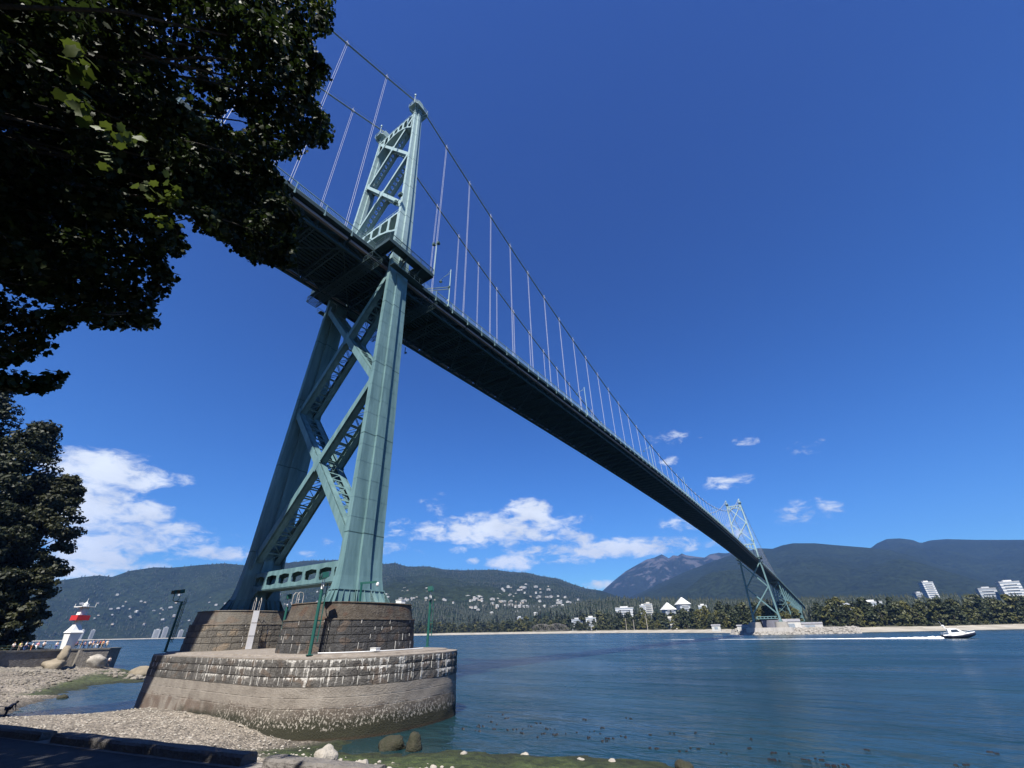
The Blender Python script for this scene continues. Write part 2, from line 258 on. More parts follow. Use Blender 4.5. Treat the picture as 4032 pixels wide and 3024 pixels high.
tag(npmesh('water', [(-12000,-9000,0),(9000,-9000,0),(9000,12000,0),(-12000,12000,0)], [(0,1,2,3)], SEA), kind='structure')

# seawall path, curb
WALLP = [(110,-15.6),(74.7,-21.8),(49.37,-27.32),(42.07,-28.92),(24.7,-32.4),(0,-37),(-30,-38),(-60,-32),(-82,-20),(-92,-9),(-95.2,2),(-95,9.5),(-101,13.5),(-112,15)]
def offs(P, d):
    o = []
    for i, p in enumerate(P):
        a = Vector(P[max(i-1, 0)]); b = Vector(P[min(i+1, len(P)-1)]); t = (b-a).normalized(); nrm = Vector((t.y, -t.x)); o.append((p[0]+nrm.x*-d, p[1]+nrm.y*-d))
    return o
def wz(i): return 5.65 if i < 6 else (5.65-.06*(i-5))
def strip(name, A, B, za, zb, m, sub=1):
    b = MB(); n = len(A); b.add([(A[i][0], A[i][1], za[i]) for i in range(n)]+[(B[i][0], B[i][1], zb[i]) for i in range(n)], [(i, i+1, n+i+1, n+i) for i in range(n-1)]); return b.build(name, m)
zt = [wz(i) for i in range(len(WALLP))]; PIN = offs(WALLP, 9.5)
tag(strip('path', offs(WALLP, .35), PIN, zt, zt, ASPH), kind='structure')
STONEW = mat('seawall_stone', (.17,.155,.135), .95, .35, 1.4, .8, 5)
b = MB(); O = offs(WALLP, -.0); I = offs(WALLP, .35); n = len(O)
b.loft([[(O[i][0], O[i][1], -1.5), (O[i][0], O[i][1], zt[i]+.005), (I[i][0], I[i][1], zt[i]+.005), (I[i][0], I[i][1], -1.5)] for i in range(n)])
sw = tag(b.build('seawall', STONEW), 'long grey stone seawall carrying the path around the bay to the lighthouse point', 'seawall')
# coping band on the far wall
b = MB(); O2 = offs(WALLP, -.14); I2 = offs(WALLP, .5)
b.loft([[(O2[i][0], O2[i][1], zt[i]-.28), (O2[i][0], O2[i][1], zt[i]+.06), (I2[i][0], I2[i][1], zt[i]+.06), (I2[i][0], I2[i][1], zt[i]-.28)] for i in range(7, n)])
b.build('coping', mat('coping_stone', (.16,.15,.13), .95, .3, 1, .4, 6), sw)
CURBM = mat('curb_stone', (.13,.12,.11), .95, .3, 2.2, .5, 18)
def along(s):  # point on the near wall line, s metres from (49.7,-28.8) to the left
    a = Vector((49.37,-27.32)); d = Vector((-.977,-.214)); return a+d*s
curb_spans = [(-14,-5.6),(-5.2,.15),(.55,2.05+.55),(3.05,8.3),(8.7,17)]
clabel = ['stone curb block at the right end of the path edge', 'stone curb block lying below the white beach boulders', 'short stone curb block dappled with light between two gaps', 'long stone curb block in shade on the path edge', 'dark stone curb block at the left corner of the photo']
for k, (s0, s1) in enumerate(curb_spans):
    b = MB(); nseg = 12; rings = []
    for i in range(nseg+1):
        p = along(s0+(s1-s0)*i/nseg); q = Vector((.214,-.977)); w = .0+.012*math.sin(i*1.7+k); rings.append([(*(p-q*(.05+w)), 5.60), (*(p-q*(.03+w)), 5.76+w*.5), (*(p+q*.0), 5.785+w*.6), (*(p+q*.22), 5.785-w*.5), (*(p+q*(.255+w)), 5.75), (*(p+q*(.27+w)), 5.60)])
    tag(b.loft(rings).build('curb_block', CURBM), clabel[k], 'curb', 'stone curb blocks along the path')
# bluff behind the path
b = MB(); B0 = PIN; lev = [(0,0),(3,1.0),(10,6),(25,18),(60,34)]; rings = []
BO = [offs(WALLP, 9.5+d) for d, z in lev]
V = []; 
for j, (d, z) in enumerate(lev): V += [(BO[j][i][0]+random.uniform(-.5,.5)*(j > 1), BO[j][i][1]+random.uniform(-.5,.5)*(j > 1), zt[i]+z*(1 if i < 8 else max(0, 1-.28*(i-7)))) for i in range(n)]
b.add(V, [(j*n+i, j*n+i+1, (j+1)*n+i+1, (j+1)*n+i) for j in range(len(lev)-1) for i in range(n-1)])
tag(b.build('bluff', mat('forest_floor', (.05,.05,.025), 1, .4, .5, .5, 2)), kind='structure')

# far terrain: layers in bearing and distance from the water's edge
def lin(T, x): return np.interp(x, [a for a, _ in T], [e for _, e in T])
SHORE = [(-95,3000),(-80,3300),(-69,3300),(-62,2500),(-46,1250),(-32,1080),(-23,940),(-14.5,760),(-9,640),(-5.8,585),(0,575),(5,610),(12.4,700),(25,820),(45,950),(70,1200)]
LA = [(-100,3.4),(-90,4.0),(-80.8,4.4),(-79.42,4.6),(-78.3,4.91),(-77.15,5.13),(-76.21,5.03),(-75.12,5.63),(-73.32,6.08),(-71.9,6.12),(-69.27,6.57),(-67.44,6.82),(-65.56,6.74),(-61.47,7.14),(-59.35,7.48),(-56.04,7.68),(-50.7,7.34),(-49.04,7.51),(-47.69,7.12),(-44.89,7.14),(-42.96,6.8),(-41.03,6.73),(-36.52,6.72),(-34.57,6.43),(-32.34,6.3),(-30.74,5.88),(-28.67,5.56),(-26.98,4.94),(-25.2,4.32),(-23.38,4.04),(-20.92,3.2),(-17,2.2),(-10,1.2)]
LB = [(-30,.8),(-26,2.2),(-23.33,3.9),(-21.7,5.05),(-20.04,6.12),(-18.56,6.77),(-17.4,7.28),(-16.47,7.43),(-15.5,7.77),(-14.75,7.26),(-14.24,7.57),(-13.67,7.48),(-13.18,7.73),(-12.77,7.5),(-11.71,7.26),(-10.76,7.08),(-10.13,7.39),(-9.14,7.48),(-8.41,7.34),(-6.7,7.41),(-4.92,7.2),(-2,6.5),(6,4)]
LC = [(-20,3.2),(-13.18,5.68),(-8.41,7.0),(-4.93,7.57),(-3.59,7.37),(-2.54,7.63),(-1.46,7.73),(.53,7.51),(2.19,7.14),(3.88,6.78),(4.87,6.56),(6.25,6.17),(7.25,5.75),(8.46,5.06),(9.32,4.53),(12,3.4),(16,2)]
LD = [(-2,4),(1.97,5.83),(4.87,6.5),(5.57,6.91),(6.45,7.21),(7.43,7.15),(8.31,6.89),(8.78,6.53),(9.52,6.68),(10.68,6.63),(12.44,6.31),(15.25,5.9),(17.43,5.48),(24,5.8),(32,5.0),(45,4.2)]
LE = [(-36,.6),(-30,1.9),(-26,2.6),(-22,2.95),(-16.5,2.55),(-11,2.25),(-6,2.0),(0,1.9),(6,1.7),(14,1.5),(30,1.4),(45,1.2)]
LAY = {'A': (LA, 2300, 4600, 1.15), 'B': (LB, 5200, 8800, 1.0), 'C': (LC, 2600, 6000, 1.1), 'D': (LD, 4200, 8200, 1.0), 'E': (LE, 1000, 1700, 1.0)}
def layer_z(k, a, D, rough=1):
    T, D0, D1, p = LAY[k]; D0v = D0
    if k == 'A': D0v = np.maximum(lin(SHORE, a)+120, 1500); D1 = D1
    if k == 'E': D0v = lin(SHORE, a)+260; D1 = np.maximum(D1, D0v+500)
    H = np.tan(np.radians(lin(T, a)))*D1+EYE[2]
    t = np.clip((D-D0v)/(D1-D0v), 0, None); up = np.where(t < 1, np.clip(t, 0, 1)**p, 1-.35*(t-1))
    z = 4+(H-4)*up
    x = D*np.sin(np.radians(a)); y = D*np.cos(np.radians(a)); s = LAY[k][2]*.13
    amp = np.clip(t*(1-t)*4, 0, 1)*H*.16*rough
    return z+(fbm(x, y, s, 5, ord(k))-.5)*amp*1.6+(np.abs(vnoise(x, y, s*.8, 50+ord(k))-.5)-.25)*amp
def plain_z(a, D):
    s = D-lin(SHORE, a); x = D*np.sin(np.radians(a)); y = D*np.cos(np.radians(a))
    return np.where(s < 60, -1.2+np.clip(s+12, -20, 72)*.085, 4.9+np.clip(s-60, 0, None)*.006)+np.clip(s/60, 0, 1)*(vnoise(x, y, 40, 5)-.5)*.8
def polar(name, a, Dfun, zf, m, n):
    A = np.repeat(np.array(a)[None], n, 0); D = np.stack([Dfun(a, k/(n-1)) for k in range(n)]); Z = zf(A, D)
    return tag(grid(name, EYE[0]+D*np.sin(np.radians(A)), EYE[1]+D*np.cos(np.radians(A)), Z, m), kind='structure')
def mount_mat(name, c1, c2, rock, thr, scale):
    m = mat(name, c1, 1, 0, scale*.22, 0, col2=c2, coord='Object', detail=8, spec=.05); t = m.node_tree; b = t.nodes['Principled BSDF']; L = t.links.new; mx0 = t.nodes[m['mix']]
    g = nd(t, 'ShaderNodeNewGeometry'); v = nd(t, 'ShaderNodeTexNoise'); v.inputs['Scale'].default_value = scale*3; v.inputs['Detail'].default_value = 4; L(g.outputs['Position'], v.inputs[0])
    bp = nd(t, 'ShaderNodeBump'); bp.inputs['Strength'].default_value = 1; bp.inputs['Distance'].default_value = 14; L(v.outputs[0], bp.inputs['Height']); L(bp.outputs[0], b.inputs['Normal'])
    mr = nd(t, 'ShaderNodeMapRange'); L(v.outputs[0], mr.inputs[0]); mr.inputs[1].default_value = .3; mr.inputs[2].default_value = .7; mr.inputs[3].default_value = .55; mr.inputs[4].default_value = 1.4
    sc = nd(t, 'ShaderNodeVectorMath', operation='SCALE'); L(mx0.outputs[2], sc.inputs[0]); L(mr.outputs[0], sc.inputs['Scale'])
    r = nd(t, 'ShaderNodeTexNoise'); r.inputs['Scale'].default_value = scale*.28; r.inputs['Detail'].default_value = 9; r.inputs['Roughness'].default_value = .7; L(g.outputs['Position'], r.inputs[0])
    s = nd(t, 'ShaderNodeSeparateXYZ'); L(g.outputs['Position'], s.inputs[0])
    zz = nd(t, 'ShaderNodeMapRange'); L(s.outputs[2], zz.inputs[0]); zz.inputs[1].default_value = 300; zz.inputs[2].default_value = 1150; zz.inputs[3].default_value = -.12; zz.inputs[4].default_value = .07
    k = nd(t, 'ShaderNodeMapRange'); L(mth(t, 'ADD', r.outputs[0], zz.outputs[0]), k.inputs[0]); k.inputs[1].default_value = thr; k.inputs[2].default_value = thr+.04
    mx = nd(t, 'ShaderNodeMix', data_type='RGBA'); L(k.outputs[0], mx.inputs[0]); L(sc.outputs[0], mx.inputs[6]); mx.inputs[7].default_value = (*rock, 1); L(mx.outputs[2], b.inputs['Base Color']); return m
FOR_A = mount_mat('forested_slope', (.020,.028,.014), (.010,.015,.009), (.060,.064,.036), .655, .012)
FOR_B = mount_mat('rocky_forest', (.016,.022,.015), (.010,.014,.010), (.062,.06,.062), .54, .014)
FOR_C = mount_mat('forested_mountain', (.016,.023,.013), (.010,.015,.009), (.085,.075,.07), .655, .010)
def span(D0, D1, p=1.0): return lambda a, t: D0+(D1-D0)*t**p+0*np.array(a)
polar('mountain_west', np.linspace(-98, -12, 430), lambda a, t: lin(SHORE, a)+90+t*(6200-lin(SHORE, a)-90), lambda a, D: layer_z('A', a, D, 1.4), FOR_A, 110)
polar('mountain_peaks', np.linspace(-29, 5, 340), span(5200, 10500), lambda a, D: layer_z('B', a, D, 2.3), FOR_B, 90)
polar('mountain_north', np.linspace(-19, 15, 240), span(2600, 8000), lambda a, D: layer_z('C', a, D, 1.8), FOR_C, 90)
polar('mountain_east', np.linspace(-2, 45, 260), span(4200, 10500), lambda a, D: layer_z('D', a, D, 1.7), FOR_C, 80)
polar('wooded_rise', np.linspace(-36, 45, 200), lambda a, t: lin(SHORE, a)+250+t*1300, lambda a, D: layer_z('E', a, D), FOR_A, 40)
SAND = mat('north_shore_sand', (.34,.31,.255), .95, 0, .05, .3, .6, col2=(.20,.18,.14))
PLAIN = mat('north_shore_ground', (.045,.046,.02), 1, .4, .03)
aa = np.linspace(-97, 60, 420)
polar('north_shore', aa, lambda a, t: lin(SHORE, a)-14+t*62, lambda a, D: plain_z(a, D), SAND, 14)
polar('north_plain', aa, lambda a, t: lin(SHORE, a)+46+t*2600, lambda a, D: plain_z(a, D)+.03, PLAIN, 30)
def P2(a, D, z=None):
    x = EYE[0]+D*math.sin(R(a)); y = EYE[1]+D*math.cos(R(a)); return (x, y, float(plain_z(a, D)) if z is None else z)
# ------------------------------------------------------------------ suspension bridge
L_ = 473.0
def zb(y):
    if y < 0: return 62.7+.034*y
    if y <= L_: t = y/L_; return 62.7+16*t*(1-t)
    if y <= 660: return 62.7-.034*(y-L_)
    return 56.34-.041*(y-660)
def zcab(y):
    if 0 <= y <= L_: return 78.18+(125.09-78.18)*((y-236.5)/236.5)**2
    u = -y if y < 0 else y-L_
    return 125.09-.505*u+.00090*u*u
def itp(T, z): return float(np.interp(z, [t[0] for t in T], [t[1] for t in T]))
LEGH = [(10.2,11.15),(17.7,10.85),(30.5,10.36),(42.2,9.84),(66,8.85),(84,8.3),(109,7.02),(122,6.35)]
LEGD = [(10.2,3.35),(11.5,3.05),(13,2.82),(15,2.68),(17.7,2.58),(30.5,2.44),(42.2,2.29),(66,1.93),(84,1.55),(109,1.16),(122,1.05)]
LEGX = [(10.2,1.0),(11.5,.8),(13,.62),(15,.5),(17.7,.42),(42,.39),(84,.32),(122,.28)]
def cross(z, sgn, e=0.0, cx=None):
    h = itp(LEGH, z)*sgn if cx is None else cx; d = itp(LEGD, z)+e; a = itp(LEGX, z)+e; d2 = itp(LEGD, z)*.27+e; b = itp(LEGX, z)+.36+e
    return [(h+px, py, z) for px, py in ((a,-d),(a,-d2),(b,-d2),(b,d2),(a,d2),(a,d),(-a,d),(-a,d2),(-b,d2),(-b,-d2),(-a,-d2),(-a,-d))]
bridge = empty('suspension_bridge', (0,0,0), 0, 'green steel suspension bridge crossing the inlet from the trees to the far shore', 'bridge')

def brace(b, p, q, w, dy, lace=1.25):
    p, q = Vector(p), Vector(q); d = (q-p).normalized(); nrm = Vector((-d.z, 0, d.x)); ln = (q-p).length; off = Vector((0, dy, 0))
    for s in (-1, 1):
        b.mi = 0; b.beam(p+off*s, q+off*s, .10, w, nrm)
        for e in (-1, 1): b.beam(p+off*(s*(1-.16/dy))+nrm*(e*(w/2-.05)), q+off*(s*(1-.16/dy))+nrm*(e*(w/2-.05)), .26, .09, nrm)
    n = max(2, int(ln/lace))
    for e in (-1, 1):
        for sg in (-1, 1): b.beam(p+off*(sg*.70)+nrm*(e*(w/2-.04)), q+off*(sg*.70)+nrm*(e*(w/2-.04)), dy*.56, .07, nrm)
        for i in range(n):
            a = p+d*(ln*i/n)+nrm*(e*(w/2-.06)); c = p+d*(ln*(i+1)/n)+nrm*(e*(w/2-.06)); s = 1 if i % 2 else -1
            b.beam(a+off*s*.5, c-off*s*.5, .10, .05, nrm); b.beam(a-off*.5, a+off*.5, .22, .05, nrm)
def plate_holes(b, x0, x1, zb0, zt0, y, n, arch, th=.1, m=.26):
    # a solid plate at y between x0 and x1 with n octagonal holes; arch(x) raises the lower edge
    bay = (x1-x0)/n
    for i in range(n):
        xa, xb = x0+bay*i, x0+bay*(i+1); za, zc = zb0+arch(xa), zb0+arch(xb)
        def zl(x): return za+(zc-za)*(x-xa)/(xb-xa)
        xm = (xa+xb)/2
        out = [(xa,za),(xm,zl(xm)),(xb,zc),(xb,(zc+zt0)/2),(xb,zt0),(xm,zt0),(xa,zt0),(xa,(za+zt0)/2)]
        ia, ib = xa+m, xb-m; c = min(.45, (ib-ia)*.3); zlo = lambda x: zl(x)+.42; zh = zt0-.42; hh = min(c, (zh-zlo(xm))*.35)
        inn = [(ia+c*.2,zlo(ia)+hh*.35),(xm,zlo(xm)),(ib-c*.2,zlo(ib)+hh*.35),(ib,(zlo(ib)+zh)/2),(ib-c*.2,zh-hh*.35),(xm,zh),(ia+c*.2,zh-hh*.35),(ia,(zlo(ia)+zh)/2)]
        V = [(x, y-th/2, z) for x, z in out]+[(x, y-th/2, z) for x, z in inn]+[(x, y+th/2, z) for x, z in out]+[(x, y+th/2, z) for x, z in inn]
        F = []
        for k in range(8):
            j = (k+1) % 8; F += [(k, j, 8+j, 8+k), (16+j, 16+k, 24+k, 24+j), (8+k, 8+j, 24+j, 24+k)]
            if k in (0, 1, 4, 5): F.append((j, k, 16+k, 16+j))
        b.add(V, F)
def portal(name, zb0, zt0, dy, n, rise, par, zc=None):
    b = MB(); h = itp(LEGH, (zb0+zt0)/2)-.5
    arch = (lambda x: rise*(1-(x/h)**2)) if rise else (lambda x: 0)
    for s in (-1, 1): plate_holes(b, -h, h, zb0, zt0, dy*s, n, arch)
    b.b2((-h,-dy,zt0), (h,dy,zt0+.10)); k = 14
    for i in range(k):
        xa, xb = -h+2*h*i/k, -h+2*h*(i+1)/k; b.hexa([(xa,-dy,zb0+arch(xa)-.1),(xb,-dy,zb0+arch(xb)-.1),(xb,dy,zb0+arch(xb)-.1),(xa,dy,zb0+arch(xa)-.1),(xa,-dy,zb0+arch(xa)),(xb,-dy,zb0+arch(xb)),(xb,dy,zb0+arch(xb)),(xa,dy,zb0+arch(xa))])

    for s in (-1, 1) if zt0 > 20 else ():
        for i in range(9): b.box((-h+2*h*i/8, dy*s*.9, zt0+.55), (.06,.06,.95))
        b.beam((-h,dy*s*.9,zt0+1.02), (h,dy*s*.9,zt0+1.02), .06, .06)
    return b.build(name, STEEL, par)
def make_tower(loc):
    tw = None; ND = [61.8, 39.6, 16.6]; NU = [118.2, 100.6, 82.2]
    for Z, w in ((ND, .91), (NU, .70)):
        b = MB()
        for i in range(2):
            for s in (-1, 1):
                za, zc = Z[i], Z[i+1]; dy = itp(LEGD, (za+zc)/2)*.80
                brace(b, (-s*(itp(LEGH, za)-.35), 0, za), (s*(itp(LEGH, zc)-.35), 0, zc), w, dy*(1 if s > 0 else .985), 1.5 if w > .9 else 1.1)
            zm = (Z[i]*itp(LEGH, Z[i+1])+Z[i+1]*itp(LEGH, Z[i]))/(itp(LEGH, Z[i])+itp(LEGH, Z[i+1])); dy = itp(LEGD, zm)*.80
            for s in (-1, 1):   # crossing gusset
                g = 1.15 if w > .9 else .95; y0, y1 = s*dy-.09, s*dy+.09
                b.loft([[(g*.45*px, y0, zm+g*pz) for px, pz in ((1.6,0),(.7,.75),(0,1.15),(-.7,.75),(-1.6,0),(-.7,-.75),(0,-1.15),(.7,-.75))], [(g*.45*px, y1, zm+g*pz) for px, pz in ((1.6,0),(.7,.75),(0,1.15),(-.7,.75),(-1.6,0),(-.7,-.75),(0,-1.15),(.7,-.75))]])
        for z in Z:
            for s in (-1, 1):
                h = itp(LEGH, z); dy = itp(LEGD, z)*.80; g = 1.7 if w > .9 else 1.4
                for q in (-1, 1):
                    pr = [(h, z-g), (h-.6, z-g*.72), (h-1.15, z-.30*g), (h-1.15, z+.30*g), (h-.6, z+.72*g), (h, z+g)]
                    b.loft([[(s*x, q*dy-.08, zz) for x, zz in pr], [(s*x, q*dy+.08, zz) for x, zz in pr]])
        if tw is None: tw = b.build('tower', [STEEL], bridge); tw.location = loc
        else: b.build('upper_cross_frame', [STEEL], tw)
    joints = [17.7, 30.5, 42.2, 54.5, 70, 78.3, 88, 98.5, 109, 116]
    for s in (-1, 1):
        b = MB(); zs = sorted(set([10.2,10.7,11.5,12.2,13,14,15,16.3,17.7,21,24,27,30.5,36,42.2,48,54.5,60,66,72,78,84,90,96,103,109,116,121]))
        b.loft([cross(z, s) for z in zs]); b.mi = 1
        for z in joints: b.loft([cross(z-.055, s, .012), cross(z+.055, s, .012)])
        b.mi = 0
        zz = 19.5
        while zz < 120: # lapped plates
            if min(abs(zz-j) for j in joints) > .8: b.loft([cross(zz-.04, s, .014), cross(zz+.04, s, .014)])
            zz += 2.35
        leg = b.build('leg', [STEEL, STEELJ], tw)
        # foot: base plate and stiffeners
        b = MB(); h = s*itp(LEGH, 10.2); c0 = cross(10.15, s, .42); c1 = cross(10.3, s, .42); b.loft([c0, c1]); c2 = cross(11.55, s, .10); c3 = cross(11.68, s, .10); b.loft([c2, c3])
        base = cross(10.3, s, .0); top = cross(11.55, s, 0); o = cross(10.3, s, .40); ot = cross(11.55, s, .09)
        for i in range(12):
            a, c = Vector(base[i]), Vector(base[(i+1) % 12]); at, ct = Vector(top[i]), Vector(top[(i+1) % 12]); oa, oc = Vector(o[i]), Vector(o[(i+1) % 12]); ota, otc = Vector(ot[i]), Vector(ot[(i+1) % 12])
            k = max(1, int((c-a).length/.62))
            for j in range(k+1):
                t = j/k; p = a.lerp(c, t); q = at.lerp(ct, t); po = oa.lerp(oc, t); qo = ota.lerp(otc, t); tn = (c-a).normalized()*.03
                b.hexa([p-tn, po-tn, po+tn, p+tn, q-tn, qo-tn, qo+tn, q+tn])
        b.build('leg_foot', STEEL, leg)
        # crown: stepped ribs, octagonal gallery, saddle housing
        b = MB(); h = s*itp(LEGH, 121)
        for k in range(3): b.loft([cross(118.4+k*.95, s, .05+.10*k), cross(118.4+k*.95+.62, s, .05+.10*k)])
        b.loft([cross(121, s, .25), cross(121.5, s, .3)])
        oc = [(h+x, y) for x, y in ((1.1,-2.2),(1.5,-1.5),(1.5,1.5),(1.1,2.2),(-1.1,2.2),(-1.5,1.5),(-1.5,-1.5),(-1.1,-2.2))]
        b.loft([[(x, y, 121.0) for x, y in oc], [(x, y, 121.22) for x, y in oc]])
        for i in range(8):
            (x0, y0), (x1, y1) = oc[i], oc[(i+1) % 8]
            for zz in (121.8, 122.3): b.beam((x0,y0,zz), (x1,y1,zz), .07, .07)
            for t in (0, .5): b.box((x0+(x1-x0)*t, y0+(y1-y0)*t, 121.75), (.07,.07,1.1))
            b.beam((h+(x0-h)*.45, y0*.5, 119.6), (x0, y0, 121), .12, .14)
        b.loft([[(h-.55,-1.6,121.2),(h+.55,-1.6,121.2),(h+.55,1.6,121.2),(h-.55,1.6,121.2)], [(h-.5,-1.3,123.4),(h+.5,-1.3,123.4),(h+.5,1.3,123.4),(h-.5,1.3,123.4)], [(h-.42,-.6,125.4),(h+.42,-.6,125.4),(h+.42,.6,125.4),(h-.42,.6,125.4)]])
        for yy in (-2.2, 2.2): b.tube([(h+.8, yy, 121.2), (h+.8, yy, 124.2)], .06)
        b.lathe((h+.8,-2.2,124.2), [(.05,0),(.22,.1),(.22,.7),(.05,.85)], 8)
        b.build('tower_crown', STEEL, tw)
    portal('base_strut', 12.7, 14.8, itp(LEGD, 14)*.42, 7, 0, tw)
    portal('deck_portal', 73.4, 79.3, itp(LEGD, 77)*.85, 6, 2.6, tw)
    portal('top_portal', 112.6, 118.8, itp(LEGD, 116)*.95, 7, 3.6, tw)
    # arched haunches under the base strut are part of the legs' inner faces
    for s in (-1, 1):
        hx = 10.3; pr = [(hx-2.0*(1-math.cos(k/6*math.pi/2)), 10.3+2.4*math.sin(k/6*math.pi/2)) for k in range(7)]; poly = [(hx, 10.3)]+pr[1:]+[(hx, 12.7)]
        for q in (-1.08, 1.08): MB().loft([[(s*x, q-.05, z) for x, z in poly], [(s*x, q+.05, z) for x, z in poly]]).build('haunch_plate', STEEL, tw)
    # sidewalk platform carried round the legs
    for s in (-1, 1):
        b = MB(); z = 65.95; pl = [(7.5,-5.0),(8.2,-4.4),(11.5,-4.1),(11.6,5.7),(8.4,6.0),(7.5,6.6)]
        hole = 0
        # plate in three pieces around the leg
        for (x0, y0, x1, y1) in ((7.3,-4.6,11.5,-2.6),(7.3,2.6,11.5,6.0),(9.75,-2.6,11.5,2.6),(7.3,-2.6,8.0,2.6)): b.b2((s*x0,y0,z-.18),(s*x1,y1,z))
        b.beam((s*11.5,-4.6,z-.35), (s*11.5,6.0,z-.35), .16, .7); b.beam((s*7.5,-4.6,z-.35), (s*11.5,-4.6,z-.35), .16, .7); b.beam((s*7.5,6,z-.35), (s*11.5,6,z-.35), .16, .7)
        for yy in (-3, 0, 3.2): b.beam((s*9.6,yy,z-2.2), (s*11.4,yy,z-.3), .18, .22); b.beam((s*7.4,yy,z-.45),(s*11.4,yy,z-.45),.16,.5)
        for a, c in (((7.7,-4.6),(11.5,-4.6)),((11.5,-4.6),(11.5,6)),((11.5,6),(7.7,6))):
            for zz, hh in ((1.28,.10),(.12,.07)): b.beam((s*a[0],a[1],z+zz), (s*c[0],c[1],z+zz), .08, hh)
            ln = math.hypot(c[0]-a[0], c[1]-a[1]); k = int(ln/.22)
            for i in range(k+1):
                t = i/k; w = .1 if i % 11 == 0 else .03; b.box((s*(a[0]+(c[0]-a[0])*t), a[1]+(c[1]-a[1])*t, z+.65), (w,w,1.3))
        b.build('sidewalk_platform', STEELD, tw)
        # maintenance walk below the deck at the leg
        b = MB(); z2 = 62.0; b.b2((s*9.9,-2.6,z2-.1),(s*11.0,4.6,z2)); 
        for yy in np.arange(-2.8, 4.7, 1.23): b.box((s*10.97,yy,z2+.55),(.05,.05,1.1))
        for zz in (.55, 1.1): b.beam((s*10.97,-2.8,z2+zz),(s*10.97,4.6,z2+zz),.05,.05)
        b.build('service_walkway', STEELD, tw)
    # floodlights on the leg face
    b = MB(); b.beam((7.2,-1.7,82.2),(8.9,-2.3,82.0),.09,.09)
    for x, y in ((7.0,-1.9),(9.1,-2.5)): b.box((x,y,82.2),(.8,.5,.75)); b.box((x,y-.3,82.2),(.66,.12,.6))
    b.build('floodlight', STEELJ, tw)
    return tw
tower = make_tower((0,0,0)); tag(tower, 'near bridge tower rising beyond the stone pier')
tower2 = dup(tower, bridge); tower2.location = (0, L_, 0); tag(tower2, 'far bridge tower on the opposite shore')

# deck
Y0, Y1, YE = -190, 660, 1330
def ylist(a, b, st): return list(np.arange(a, b+1e-6, st))
ys = ylist(Y0, YE, 10)
b = MB()
for prof, in (([(-7.75,2.35),(-7.75,3.02),(-5.2,3.05),(-5.2,3.12),(5.2,3.12),(5.2,3.05),(7.75,3.02),(7.75,2.35),(7.4,2.35),(7.2,2.8),(-7.2,2.8),(-7.4,2.35)],),):
    b.loft([[(x, y, zb(y)+z) for x, z in reversed(prof)] for y in ys])
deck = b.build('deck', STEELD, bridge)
b = MB(); off = .7
for y in ylist(Y0+off, Y1, 5):
    z = zb(y)
    for s in (-1, 1): b.hexa([(s*6.2,y-.06,z+2.3),(s*7.7,y-.06,z+2.6),(s*7.7,y+.06,z+2.6),(s*6.2,y+.06,z+2.3),(s*6.2,y-.06,z+2.9),(s*7.7,y-.06,z+2.9),(s*7.7,y+.06,z+2.9),(s*6.2,y+.06,z+2.9)]) if s > 0 else b.hexa([(s*7.7,y-.06,z+2.6),(s*6.2,y-.06,z+2.3),(s*6.2,y+.06,z+2.3),(s*7.7,y+.06,z+2.6),(s*7.7,y-.06,z+2.9),(s*6.2,y-.06,z+2.9),(s*6.2,y+.06,z+2.9),(s*7.7,y+.06,z+2.9)])
    b.b2((-6.2,y-.13,z+1.85),(6.2,y+.13,z+2.8))
for x in np.arange(-5.6, 5.7, .8): 
    yl = ylist(Y0, Y1, 25)
    for i in range(len(yl)-1): b.beam((x,yl[i],zb(yl[i])+2.62),(x,yl[i+1],zb(yl[i+1])+2.62),.14,.34)
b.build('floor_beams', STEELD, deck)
for s in (-1, 1):
    b = MB(); yl = ylist(Y0+off, Y1, 5)
    for i in range(len(yl)-1):
        a, c = yl[i], yl[i+1]; x = s*6.24
        b.beam((x,a,zb(a)),(x,c,zb(c)),.42,.40); b.beam((x,a,zb(a)+2.75),(x,c,zb(c)+2.75),.36,.36)
        if i % 2: b.beam((x,a,zb(a)),(x,c,zb(c)+2.75),.2,.24)
        else: b.beam((x,a,zb(a)+2.75),(x,c,zb(c)),.2,.24)
        b.beam((x,a,zb(a)),(x,a,zb(a)+2.75),.18,.2)
        for e in (-.55,.55): b.beam((x,a,zb(a)+.05),(x,a+e*1.6,zb(a)+.75),.1,.14)
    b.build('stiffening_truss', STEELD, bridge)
b = MB(); yl = ylist(Y0+off, Y1, 10)
for i in range(len(yl)-1):
    a, c = yl[i], yl[i+1]; m = (a+c)/2; z0, zm, z1 = zb(a), zb(m), zb(c)
    b.beam((-6.2,a,z0),(6.2,a,z0),.2,.24); b.beam((-6.2,m,zm),(6.2,m,zm),.16,.2)
    b.beam((-6.2,a,z0-.02),(0,m,zm-.02),.16,.18); b.beam((6.2,a,z0-.02),(0,m,zm-.02),.16,.18); b.beam((0,m,zm-.04),(-6.2,c,z1-.04),.16,.18); b.beam((0,m,zm-.04),(6.2,c,z1-.04),.16,.18)
b.build('lateral_bracing', STEELD, bridge)
